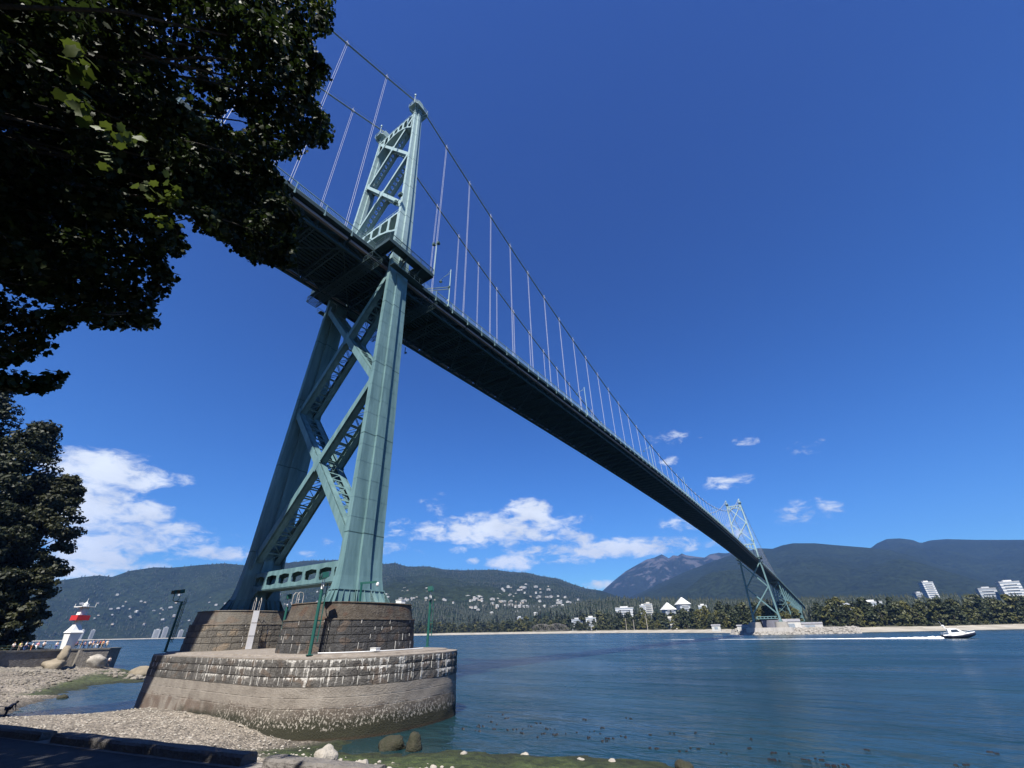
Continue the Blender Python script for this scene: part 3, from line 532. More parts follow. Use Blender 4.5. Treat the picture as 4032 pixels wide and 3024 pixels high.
for s in (-1, 1):
    b = MB(); yl = ylist(Y0+off, Y1, 10)
    for i in range(len(yl)-1): a, c = yl[i]+.25, yl[i+1]-.25; b.beam((s*7.15,a,zb(a)+1.35),(s*7.15,c,zb(c)+1.35),.5,.42)
    b.build('utility_duct', PIPE, bridge)
    b = MB(); x = s*7.68
    for y in ylist(Y0+off, YE-20, 10):
        for dz, hh, ww in ((1.36,.10,.12),(.12,.07,.08)):
            e = y+10
            if 0: pass
            if not (-5 < y < 5 or abs(y-L_) < 5) : b.beam((x,y,zb(y)+3.02+dz),(x,e,zb(e)+3.02+dz),ww,hh)
    for y in ylist(Y0+off, YE-20, 5):
        if -4.6 < y < 6 or -4.6 < y-L_ < 6: continue
        b.box((x+s*.06,y,zb(y)+3.25),(.09,.12,2.4)); b.hexa([(x+s*.02,y-.14,zb(y)+1.9),(x+s*.14,y-.14,zb(y)+1.9),(x+s*.14,y+.14,zb(y)+1.9),(x+s*.02,y+.14,zb(y)+1.9),(x,y-.05,zb(y)+2.7),(x+s*.12,y-.05,zb(y)+2.7),(x+s*.12,y+.05,zb(y)+2.7),(x,y+.05,zb(y)+2.7)])
    y = -110.0
    while y < 330:
        if not (-4.6 < y < 6): b.beam((x,y,zb(y)+3.15),(x,y,zb(y)+4.36),.022,.022,(0,1,0))
        y += .24
    b.build('railing', STEEL, deck)
# inspection gantries hung under the deck either side of the near tower
for y in (-4.9, 8.6):
    b = MB(); z = 61.6
    for yy in (y-1, y+1):
        for zz in (0, 1.15): b.beam((-9.4,yy,z+zz),(9.4,yy,z+zz),.10,.12)
        for i in range(17):
            xa = -9.4+18.8*i/16; b.beam((xa,yy,z),(xa,yy,z+1.15),.07,.07)
            if i < 16: b.beam((xa,yy,z),(xa+1.175,yy,z+1.15),.06,.06)
    for i in range(45): xa = -9.4+18.8*i/44; b.beam((xa,y-1,z),(xa,y+1,z),.16,.05)
    for s in (-1, 1):
        b.beam((s*9.4,y-1,z+1.15),(s*9.4,y+1,z+1.15),.08,.08); b.beam((s*9.4,y-1,z),(s*9.4,y+1,z+1.15),.06,.06)
        for yy in (y-.8, y+.8): b.beam((s*7.0,yy,z+1.1),(s*7.0,yy,z+4.2),.12,.12)
    b.build('inspection_gantry', STEELD, bridge)
# viaduct girders and trestle bents on the far side
yl = ylist(660, YE, 10)
for x in (-5.5, 5.5):
    b = MB(); b.loft([[(x-.2,y,zb(y)+.2),(x+.2,y,zb(y)+.2),(x+.2,y,zb(y)+2.6),(x-.2,y,zb(y)+2.6)] for y in yl]); b.build('viaduct_girder', STEELD, bridge)
for y in ylist(662, 1290, 37):
    b = MB(); zt_ = zb(y)+.2
    for s in (-1, 1): 
        for e in (-2.5, 2.5): b.beam((s*(5.5+(zt_-5)*.08),y+e*1.6,4.5),(s*5.4,y+e,zt_),.75,.75)
    nb = max(1, int(zt_/14))
    for k in range(nb):
        za, zc = 5+(zt_-5)*k/nb, 5+(zt_-5)*(k+1)/nb; wa, wc = 5.5+(zt_-za)*.08, 5.5+(zt_-zc)*.08
        for e in (-2.7, 2.7): b.beam((-wa,y+e,za),(wc,y+e,zc),.3,.3); b.beam((wa,y+e,za),(-wc,y+e,zc),.3,.3); b.beam((-wc,y+e,zc),(wc,y+e,zc),.35,.35)
        for s in (-1, 1): b.beam((s*wa,y-2.9,za),(s*wc,y+2.9,zc),.3,.3)
    b.build('trestle_bent', STEEL, bridge)
# cables
for s in (-1, 1):
    b = MB(); b.tube([(s*6.24,y,zcab(y)) for y in [-188+4*i for i in range(48)]+[0]+[4*i+2 for i in range(118)]+[L_]+[L_+4*i+3 for i in range(46)]], .19, 7)
    b.tube([(s*6.24+.3,y,zcab(y)+1.0) for y in ylist(-180, 650, 10)], .02, 4)
    b.build('main_cable', CABLE, bridge, True)
BAND = MB(); BAND.box((0,0,0),(.5,.62,.46)); BAND.box((0,-.1,.45),(.12,.12,1.0)); BAND.box((.14,-.1,.95),(.3,.08,.12)); BAND.box((0,0,-.32),(.2,.5,.35))
jobs = []
for i in range(-18, 66):
    y = .736+10*i if 0 <= i < 48 else (-9.95*(-i) if i < 0 else L_+9.95*(i-47))
    if i == 0 or (0 <= i < 48 and not 5 < y < 468) or y > 655: continue
    for s in (-1, 1): jobs.append((math.hypot(6.24*s-EYE[0], y-EYE[1]), s, y))
jobs.sort(); rest = MB()
for k, (d, s, y) in enumerate(jobs):
    b = MB() if k < 98 else rest; x = s*6.24; z0 = zb(y)+2.9; z1 = zcab(y)
    if z1 < z0+.3: continue
    for e in (-.16, .16): b.tube([(x,y+e,z0),(x,y+e,z1)], .034, 5, False)
    b.v += [(v[0]+x, v[1]+y, v[2]+z1) for v in BAND.v]; o = len(b.v)-len(BAND.v); b.f += [tuple(i+o for i in f) for f in BAND.f]; b.m += [0]*len(BAND.f)
    if k < 98: b.build('suspender', ROPE, bridge)
tag(rest.build('distant_suspenders', ROPE, bridge), kind='stuff')

# lamps on the bridge
def deck_lamp(y, s, label, arm=True):
    x = s*7.9; z = zb(y)+2.6; t = empty('street_lamp', (x,y,z), 0, label, 'street lamp', 'street lamps along the bridge deck')
    b = MB(); b.tube([(0,0,0),(0,0,5),(0,0,10.8)], [.13,.11,.08], 8); b.box((0,0,.3),(.4,.4,.5)); b.build('pole', STEEL, t)
    b = MB(); b.tube([(0,0,10.6),(-s*.9,0,9.9),(-s*2.1,0,9.75),(-s*2.9,0,9.35)], .045, 6); b.tube([(0,0,9.7),(-s*1.0,0,9.75),(-s*2,0,9.72)], .03, 5); b.build('arm', STEEL, t)
    b = MB(); b.lathe((-s*2.9,0,8.75), [(.36,0),(.38,.06),(.22,.34),(.1,.42),(.08,.62)], 12); l = b.build('lamp_shade', STEELJ, t); b = MB(); b.lathe((-s*2.9,0,8.7), [(.05,-.06),(.24,-.02),(.28,.06)], 10); b.build('bulb', LAMPG, l)
    if arm:
        b = MB(); b.beam((0,0,5.6),(-s*4.6,-4.6,3.8),.09,.16); b.beam((0,0,5.0),(-s*4.4,-4.4,3.2),.09,.16); b.box((-s*.1,-.1,5.5),(.4,.4,.5)); b.build('strut', STEELJ, t)
        b = MB(); b.box((-s*.25,0,1.9),(.5,.08,.35)); b.build('sign_plate', WHITE, t)
    return t
deck_lamp(14.2, 1, 'street lamp with curved arm on the deck edge nearest the tower')
deck_lamp(81.5, 1, 'street lamp on the deck where the cable passes its top', False)
deck_lamp(150, 1, 'street lamp further along the deck near mid span', False)
deck_lamp(208, 1, 'street lamp at mid span where cable meets deck', False)
deck_lamp(290, 1, 'tiny street lamp on the deck past mid span', False)
t = empty('floodlight_mast', (11.5,6.1,65.9), 0, 'thin mast with two floodlights on the corner of the tower walkway', 'floodlight')
b = MB(); b.tube([(0,0,0),(0,0,9.2)], [.13,.08], 8); b.build('pole', STEEL, t)
b = MB(); b.beam((-.9,0,9.0),(.5,0,8.7),.07,.07); b.build('crossbar', STEEL, t)
for x, z in ((-.8,9.1),(.45,8.6)): b = MB(); b.loft([[(x-.3,-.3,z-.28),(x+.3,-.3,z-.28),(x+.3,-.3,z+.28),(x-.3,-.3,z+.28)],[(x-.2,.3,z-.2),(x+.2,.3,z-.2),(x+.2,.3,z+.2),(x-.2,.3,z+.2)]]); b.build('floodlight_head', STEELJ, t)
t = empty('warning_beacon', (7.7,-26,zb(-26)+3), 0, 'small orange beacon on the bridge railing left of the tower', 'beacon')
b = MB(); b.tube([(0,0,1.3),(0,0,2.2)], .05, 6); b.build('stem', STEEL, t); b = MB(); b.lathe((0,0,2.2), [(.05,0),(.22,.1),(.22,.5),(.05,.6)], 8); b.build('lens', mat('orange_lens', (.8,.22,.05), .4, .05), t)
b = MB(); b.tube([(-6.5,16.2,62.7),(-6.5,16.2,61.2)], .09, 6); b.box((-6.35,16.3,61.2),(.55,.3,.22)); b.build('hanging_lamp', STEELD, bridge)
# ------------------------------------------------------------------ stone pier
def posnodes(t):
    g = nd(t, 'ShaderNodeNewGeometry'); s = nd(t, 'ShaderNodeSeparateXYZ'); t.links.new(g.outputs['Position'], s.inputs[0]); return g, s
def sstep(t, v, a, b_):
    m = nd(t, 'ShaderNodeMapRange', interpolation_type='SMOOTHSTEP'); t.links.new(v, m.inputs[0]); m.inputs[1].default_value = min(a, b_); m.inputs[2].default_value = max(a, b_)
    if a > b_: m.inputs[3].default_value = 1; m.inputs[4].default_value = 0
    return m.outputs[0]
def tnoise(t, g, sc, det=5, rough=.6):
    mp_ = nd(t, 'ShaderNodeMapping'); mp_.inputs['Scale'].default_value = sc; t.links.new(g.outputs['Position'], mp_.inputs[0]); n = nd(t, 'ShaderNodeTexNoise'); n.inputs['Scale'].default_value = 1; n.inputs['Detail'].default_value = det; n.inputs['Roughness'].default_value = rough; t.links.new(mp_.outputs[0], n.inputs[0]); return n.outputs[0]
def cmix(t, f, a, b_):
    m = nd(t, 'ShaderNodeMix', data_type='RGBA'); t.links.new(f, m.inputs[0])
    for i, v in ((6, a), (7, b_)):
        if isinstance(v, tuple): m.inputs[i].default_value = (*v, 1)
        else: t.links.new(v, m.inputs[i])
    return m.outputs[2]
def stone_mat(name, base, dark, white, warm=(.12,.085,.06), joints=()):
    m = mat(name, base, .95, 0, 1.3, .7, 7, col2=dark); t = m.node_tree; b = t.nodes['Principled BSDF']; g, s = posnodes(t); c = t.nodes[m['mix']].outputs[2]
    blk = tnoise(t, g, (.75,.75,1.4), 0); c = cmix(t, mth(t, 'MULTIPLY', sstep(t, blk, .56, .66), .55), c, warm)
    dk = tnoise(t, g, (.9,.9,.18), 5); c = cmix(t, mth(t, 'MULTIPLY', sstep(t, dk, .46, .64), .6), c, (.036,.033,.03))
    st = tnoise(t, g, (2.6,2.6,.22), 5, .7); br = tnoise(t, g, (.16,.16,.1), 2); e = sstep(t, s.outputs[0], -12., 18.)
    f = mth(t, 'ADD', st, mth(t, 'MULTIPLY_ADD', br, .35, mth(t, 'MULTIPLY_ADD', e, .10, -.28))); jm = None
    for zj in joints:
        q = mth(t, 'MULTIPLY', sstep(t, s.outputs[2], zj-.34, zj-.03), sstep(t, s.outputs[2], zj+.03, zj-.01)); jm = q if jm is None else mth(t, 'MAXIMUM', jm, q)
    if jm is not None: f = mth(t, 'ADD', f, mth(t, 'MULTIPLY', jm, mth(t, 'MULTIPLY', sstep(t, tnoise(t, g, (.5,.5,.9), 3), .36, .62), .16)))
    k = mth(t, 'MULTIPLY', sstep(t, f, white, white+.09), .85); c = cmix(t, k, c, (.46,.44,.40))
    t.links.new(c, b.inputs['Base Color']); return m
def base_mat():
    m = mat('tidal_concrete', (.225,.20,.168), .95, 0, .9, .55, 9, col2=(.15,.13,.108)); t = m.node_tree; b = t.nodes['Principled BSDF']; g, s = posnodes(t); c = t.nodes[m['mix']].outputs[2]; z = s.outputs[2]; x = s.outputs[0]
    w = tnoise(t, g, (.45,.45,.9), 5); zz = mth(t, 'ADD', z, mth(t, 'MULTIPLY_ADD', w, -1.3, .65))
    bro = mth(t, 'MULTIPLY', sstep(t, zz, 2.4, 1.9), sstep(t, tnoise(t, g, (.5,.5,.3), 4), .38, .55)); c = cmix(t, mth(t, 'MULTIPLY', bro, .75), c, (.085,.055,.04))
    ex = sstep(t, mth(t, 'ADD', x, mth(t, 'MULTIPLY_ADD', w, 12, -6)), -1.0, 9.0)
    c = cmix(t, mth(t, 'MULTIPLY', mth(t, 'MULTIPLY', sstep(t, zz, 2.3, 1.9), ex), .75), c, (.075,.064,.05))
    al = mth(t, 'MULTIPLY', sstep(t, zz, 1.75, 1.15), sstep(t, mth(t, 'ADD', x, mth(t, 'MULTIPLY_ADD', w, 8, -4)), -4.0, 2.0)); c = cmix(t, mth(t, 'MULTIPLY', al, .93), c, (.018,.019,.009))
    bn = tnoise(t, g, (5.5,5.5,4.5), 5, .75); bm = mth(t, 'MULTIPLY', sstep(t, zz, 3.3, 1.7), mth(t, 'MULTIPLY', ex, sstep(t, zz, .2, 1.1))); k = sstep(t, mth(t, 'ADD', bn, mth(t, 'MULTIPLY_ADD', bm, .22, -.22)), .52, .58); c = cmix(t, mth(t, 'MULTIPLY', k, .9), c, (.32,.29,.245))
    for zl_ in (2.12, 2.85):
        ln = mth(t, 'MULTIPLY', mth(t, 'MULTIPLY', sstep(t, z, zl_-.05, zl_-.01), sstep(t, z, zl_+.045, zl_+.01)), sstep(t, tnoise(t, g, (.8,.8,.2), 4), .42, .55)); c = cmix(t, mth(t, 'MULTIPLY', ln, .9), c, (.40,.37,.33))
    c = cmix(t, sstep(t, z, .28, .1), c, (.03,.022,.012))
    t.links.new(c, b.inputs['Base Color']); return m
STONE1 = stone_mat('pier_ashlar', (.118,.11,.099), (.062,.058,.052), .575, joints=(4.27,4.95,5.55))
STONE2 = stone_mat('pedestal_ashlar_dark', (.066,.065,.063), (.033,.032,.031), .62, (.12,.085,.06))
STONE3 = stone_mat('pedestal_ashlar_pale', (.135,.122,.102), (.085,.077,.064), .80, (.2,.15,.1))
TIDE = base_mat()
CAPM = stone_mat('brown_cap_concrete', (.10,.085,.066), (.042,.032,.022), .78, (.07,.035,.02)); CAPP = stone_mat('pale_cap_concrete', (.125,.113,.094), (.095,.085,.07), .80)
SHELF = mat('pier_top_gravel', (.25,.222,.19), .95, 0, 1.5, .5, 14, col2=(.15,.125,.10))
def sup(cx, cy, a, bS, bN, nS, nN, k=96, flat=0):
    o = []
    for i in range(k):
        th = 2*math.pi*i/k; c, s = math.cos(th), math.sin(th); n = nS if s < 0 else nN; bb = bS if s < 0 else bN
        o.append((cx+(flat if c > 0 else -flat if c < 0 else 0)+a*math.copysign(abs(c)**(2/n), c), cy+bb*math.copysign(abs(s)**(2/n), s)))
    return o
def inset(P, d):
    n = len(P); o = []
    for i in range(n):
        a, c = Vector(P[i-1]), Vector(P[(i+1) % n]); t = (c-a); 
        if t.length < 1e-6: t = Vector((1,0))
        t.normalize(); o.append((P[i][0]-t.y*d, P[i][1]+t.x*d))
    return o
def perim(P):
    pts = [Vector((*p, 0)) for p in P]+[Vector((*P[0], 0))]; L = [0]
    for i in range(len(P)): L.append(L[-1]+(pts[i+1]-pts[i]).length)
    tot = L[-1]; L = np.array(L); xs = np.array([p.x for p in pts]); ysv = np.array([p.y for p in pts])
    return tot, (lambda s: (float(np.interp(s % tot, L, xs)), float(np.interp(s % tot, L, ysv))))
MORT = mat('dark_mortar', (.035,.031,.027), 1, .3, 3); LIME = mat('lime_run', (.40,.385,.35), .95, .2, 5)
def masonry(P, zs, bl, batter, out=.10, gap=.03, seed=1, subs=(4,3), runs=0):
    rr = random.Random(seed); b = MB(); zb0 = zs[0]
    rings = [[(x, y, z) for x, y in inset(P, batter*(z-zb0)+.045)] for z in zs]; b.mi = 1; b.loft(rings); b.mi = 0
    for c in range(len(zs)-1):
        z0, z1 = zs[c]+gap*.6, zs[c+1]-gap*.6; Pm = inset(P, batter*((z0+z1)/2-zb0)); tot, f = perim(Pm); s = rr.uniform(0, bl)
        nb = int(tot/bl); ln = tot/nb; e0 = s
        for k in range(nb):
            e1 = s+(k+1)*ln+(rr.uniform(-.18,.18)*ln if k < nb-1 else 0); u0, u1 = e0+gap/2, e1-gap/2; e0 = e1; pr = out*rr.uniform(.55,1.1); nu, nv = subs; V = []
            for j in range(nv+1):
                for i in range(nu+1):
                    t = u0+(u1-u0)*i/nu; p = Vector(f(t)); q = Vector(f(t+.05))-Vector(f(t-.05)); nrm = Vector((q.y, -q.x)).normalized() if q.length > 1e-6 else Vector((0,-1))
                    edge = i in (0, nu) or j in (0, nv); d = (.02 if edge else pr+rr.uniform(-.3,.3)*out); V.append((p.x+nrm.x*d, p.y+nrm.y*d, z0+(z1-z0)*(j/nv if edge else (j+rr.uniform(-.12,.12))/nv)))
            b.add(V, [(j*(nu+1)+i, j*(nu+1)+i+1, (j+1)*(nu+1)+i+1, (j+1)*(nu+1)+i) for j in range(nv) for i in range(nu)])
            if runs and rr.random() < runs*(.45 if Vector(f(u1)).x < 0 else 1.15) and Vector(f(u1)).y < 6:
                p = Vector(f(u1+gap/2)); q = Vector(f(u1+.05))-Vector(f(u1-.05)); tn = q.normalized() if q.length > 1e-6 else Vector((1,0)); nr_ = Vector((tn.y, -tn.x)); hh = rr.uniform(.35,1)*(z1-z0); w0 = rr.uniform(.015,.035); b.mi = 2
                A = p+nr_*(out+.012); b.add([(*(A-tn*w0*.4), z1-hh), (*(A+tn*w0*.4), z1-hh), (*(A+tn*w0*1.5), z1+.03), (*(A-tn*w0*1.5), z1+.03), (*(p-tn*w0), z1-hh), (*(p+tn*w0), z1-hh), (*(p+tn*w0), z1+.03), (*(p-tn*w0), z1+.03)], ((0,1,2,3),(1,5,6,2),(4,0,3,7),(4,5,1,0))); b.mi = 0
    return b
def slabring(P, z0, z1, d0, d1, b=None):
    b = b or MB(); return b.loft([[(x, y, z0) for x, y in inset(P, d0)], [(x, y, z1) for x, y in inset(P, d1)]])
pier = empty('stone_pier', (0,0,0), 0, 'broad two tier stone pier with rounded end carrying the near bridge tower', 'bridge pier')
LOW = sup(0, 0, 9.9, 9.3, 11, 2.1, 3.0, 128, flat=10.9)
b = MB(); K = 9
def lumpy(P, z, d, amp, seed):
    tot, f = perim(P); return [(x+amp*(mnoise.noise(Vector((x*.5, y*.5, z*1.3+seed)))), y+amp*mnoise.noise(Vector((x*.5, y*.5, z*1.3+seed+9))), z) for x, y in inset(P, d)]
tot, fper = perim(LOW); LOWR = [fper(tot*i/220) for i in range(220)]
zl = [-2.5, -.5, 0, .3, .6, .9, 1.2, 1.5, 1.8, 2.05, 2.09, 2.13, 2.3, 2.55, 2.78, 2.82, 2.86, 3.0, 3.2, 3.4, 3.56]
b.loft([lumpy(LOWR, z, -.10+.03*max(z, -.5)+(.035 if abs(z-2.09) < .02 or abs(z-2.82) < .02 else 0), .045, 0) for z in zl])
b.build('tidal_base', TIDE, pier)
masonry(LOW, [3.56,4.27,4.95,5.55], 1.30, .02, .06, .045, 2, runs=.75).build('lower_courses', [STONE1, MORT, LIME], pier)
b = MB(); b.loft([[(x,y,z) for x,y in inset(LOW, d)] for d, z in ((.0,5.5),(.0,5.62),(1.1,5.70),(1.15,5.80),(6.5,5.96))]); b.build('shelf', SHELF, pier)
for s, m1, m2, sd in ((1, STONE2, CAPM, 3), (-1, STONE3, CAPP, 4)):
    PED = sup(10.95*s, 0, 5.75, 6.7, 6.7, 2.7, 2.7, 72); z0 = 5.72
    ped = masonry(PED, [z0,6.66,7.31,7.96,8.62], 1.12, .055, .045, .045, sd, runs=.22).build('pedestal', [m1, MORT, LIME], pier)
    b = MB(); slabring(PED, 8.62, 10.08, .34, .62, b); slabring(PED, 10.08, 10.16, .52, .56, b); slabring(PED, 8.58, 8.70, .06, .10, b); b.build('pedestal_cap', m2, ped)
# far pier on the other shore
RIPR = mat('riprap_rock', (.22,.205,.18), .95, .4, .5, .6, 2)
fp = empty('far_pier', (0,L_,0), 0, 'pale concrete pier under the far bridge tower', 'bridge pier')
b = MB(); slabring(sup(0,0,9,9,9,3,3,40,flat=11), -2, 5.6, 0, .3, b); b.build('pier_base', CONC, fp)
for s in (-1, 1): b = MB(); slabring(sup(11*s,0,5.5,6,6,3,3,32), 5.6, 10.15, 0, .5, b); b.build('pedestal', mat('pale_concrete', (.24,.225,.20), .9, .12, .5), fp)

# floodlight masts, ladder and pipes on the pier
GREENP = mat('dark_green_paint', (.012,.075,.06), .45, .15, 2)
def mast(loc, h, rz, label, arm=0, mat_=GREENP):
    t = empty('floodlight_mast', loc, rz, label, 'floodlight mast', 'floodlight masts on the stone pier')
    b = MB(); b.box((0,0,.03),(.55,.45,.06)); b.tube([(0,0,0),(0,0,h)], .15, 10); b.box((0,0,.3),(.1,.42,.5)); b.build('pole', mat_, t)
    b = MB()
    for e in (-.17,.17): b.beam((.42,e,1.0),(.42,e,h+.5),.05,.05)
    k = int((h-1)/.32)
    for i in range(k): b.beam((.42,-.17,1.1+i*.32),(.42,.17,1.1+i*.32),.03,.03)
    for z in (1.4, h*.5, h-.4): b.beam((0,0,z),(.42,0,z),.06,.06)
    b.build('ladder', mat_, t)
    b = MB(); o = -arm
    b.tube([(0,0,h-.05),(o,0,h-.05)] if arm else [(0,0,h-.2),(0,0,h)], .07, 6)
    for e in (-.65,.65): b.tube([(o,0,h),(o+.0,e*.75,h+.02),(o,e,h+.2),(o,e,h+.95)], .045, 6)
    b.build('bracket', WHITE if not arm else mat_, t)
    for e in (-.65,.65):
        b = MB(); b.loft([[(o+x,e+y,h+z) for x,y,z in ((-.28,-.38,.85),(-.28,.38,.85),(-.36,.38,1.35),(-.36,-.38,1.35))], [(o+x,e+y,h+z) for x,y,z in ((.3,-.3,1.0),(.3,.3,1.0),(.22,.3,1.45),(.22,-.3,1.45))]]); hd = b.build('floodlight_head', mat_, t)
        b = MB(); b.box((o-.345,e,h+1.1),(.04,.62,.36)); b.build('lens', GLASSD, hd)
    return t
mast((15.3,-7.2,5.80), 5.3, R(64), 'green ladder mast with two floodlights in front of the brown pedestal')
mast((13.9,8.9,5.9), 5.0, R(38), 'green mast standing alone at the right rim of the pier')
mast((-19.0,-6.0,5.72), 5.9, R(100), 'dark ladder mast with bent arm at the shaded left end of the pier', .9)
mast((-3.0,0.2,5.9), 4.6, R(60), 'dark floodlight mast half hidden between the two pedestals')
t = empty('pier_ladder', (-4.35,-2.9,5.75), R(80), 'grey caged ladder leaning on the pale left pedestal', 'ladder')
b = MB()
for k in range(3): z0 = .25+k*1.38; b.hexa([(-.32,-.62+.16*k,z0),(.32,-.62+.16*k,z0),(.32,-.56+.16*k,z0),(-.32,-.56+.16*k,z0),(-.32,-.47+.16*k,z0+1.3),(.32,-.47+.16*k,z0+1.3),(.32,-.41+.16*k,z0+1.3),(-.32,-.41+.16*k,z0+1.3)])
b.build('guard_plate', mat('grey_plate', (.42,.42,.43), .5, .1, 1), t)
b = MB()
for x in (-.3,.3): b.tube([(x,-.5,0),(x,-.02,4.3),(x,.0,5.4),(x,.3,5.75),(x,.7,5.4),(x,.7,4.4)], .035, 6)
for k in range(13): b.beam((-.3,-.5+.035*k,.3+k*.32),(.3,-.5+.035*k,.3+k*.32),.03,.03)
b.build('rails', CONC, t)
t = empty('pedestal_ladder', (7.6,-5.2,10.1), 0, 'pale hooped handrails at the top of the brown pedestal', 'ladder')
b = MB()
for x in (-.4,.4): b.tube([(x,0,0),(x,0,1.0),(x,.2,1.25),(x,.55,1.2),(x,.7,.9),(x,.7,0)], .04, 6)
b.build('rails', CONC, t)
b = MB(); b.tube([(15.6,-6.6,5.93),(16.8,-5.6,5.93),(18.0,-3.4,5.93),(18.3,0,5.93),(17.6,4.5,5.93)], .05, 6); tag(b.build('conduit', WHITE), 'thin white conduit lying along the pier shelf', 'pipe')
b = MB(); b.box((18.0,-2.2,6.05),(.8,.5,.22)); b.box((18,-2.2,6.18),(.86,.56,.05)); tag(b.build('junction_box', WHITE), 'small white box on the pier shelf beside the conduit', 'box')
b = MB(); b.box((14.4,3.6,10.36),(.9,.6,.4)); b.box((14.4,3.6,10.59),(.98,.68,.06)); tag(b.build('utility_box', WHITE), 'white box on the brown pedestal at the foot of the near leg', 'box')
t = empty('base_lamp', (13.9,-1.6,10.16), 0, 'green arm lamp at the foot of the sunlit tower leg', 'lamp')
b = MB(); b.box((0,0,.05),(.4,.4,.1)); b.beam((0,0,.1),(-.15,0,1.95),.16,.16); b.beam((-.3,-.1,1.9),(.9,1.2,2.05),.18,.2); b.build('arm', GREENP, t)
b = MB(); b.lathe((.95,1.25,1.6), [(.05,0),(.16,.1),(.17,.3),(.06,.42)], 8); b.build('lamp_shade', WHITE, t)
# ------------------------------------------------------------------ vegetation
def leaf_quads(cen, rad, n, size, flat=.6, up=.5, rg=rng, shell=.55, aspect=.6):
    # n leaf cards spread through ellipsoids at cen (k,3) with radius rad (k,)
    k = len(cen); p = rad**2/np.sum(rad**2); idx = rg.choice(k, n, p=p)
    d = rg.normal(size=(n,3)); d /= np.linalg.norm(d, axis=1)[:, None]; r = rg.uniform(shell, 1, n)**.6
    off = d*(r*rad[idx])[:, None]; off[:, 2] *= flat; c = cen[idx]+off
    nrm = d*.8+rg.normal(size=(n,3))*.55+np.array([0,0,up]); nrm /= np.linalg.norm(nrm, axis=1)[:, None]
    a = np.cross(nrm, rg.normal(size=(n,3))); a /= np.linalg.norm(a, axis=1)[:, None]; b = np.cross(nrm, a)
    s = size*rg.uniform(.6,1.3,n)[:, None]
    return c, a*s, b*s*aspect, nrm
def cards(c, a, b): # diamond-ish quads
    V = np.stack([c-a, c-b*.9+a*.15, c+a, c+b*.9+a*.15], 1).reshape(-1,3); F = np.arange(len(V)).reshape(-1,4); return V, F
LEAF = np.array([(0,-1.0),(.42,-.66),(.86,-.60),(.74,-.10),(.98,.34),(.60,.40),(.40,.66),(0,1.0),(-.40,.66),(-.60,.40),(-.98,.34),(-.74,-.10),(-.86,-.60),(-.42,-.66)])
def maple(c, a, b, nrm, fold=.18):
    n = len(c); m = len(LEAF); V = c[:, None]+a[:, None]*LEAF[None, :, 0, None]+b[:, None]*LEAF[None, :, 1, None]-nrm[:, None]*(np.abs(LEAF[None, :, 0, None])*fold)*np.linalg.norm(a, axis=1)[:, None, None]
    V = np.concatenate([c[:, None], V], 1).reshape(-1,3); F = []
    base = (np.arange(n)*(m+1))[:, None]
    for i in range(m): F.append(np.concatenate([base, base+1+i, base+1+(i+1) % m], 1))
    return V, np.concatenate(F)
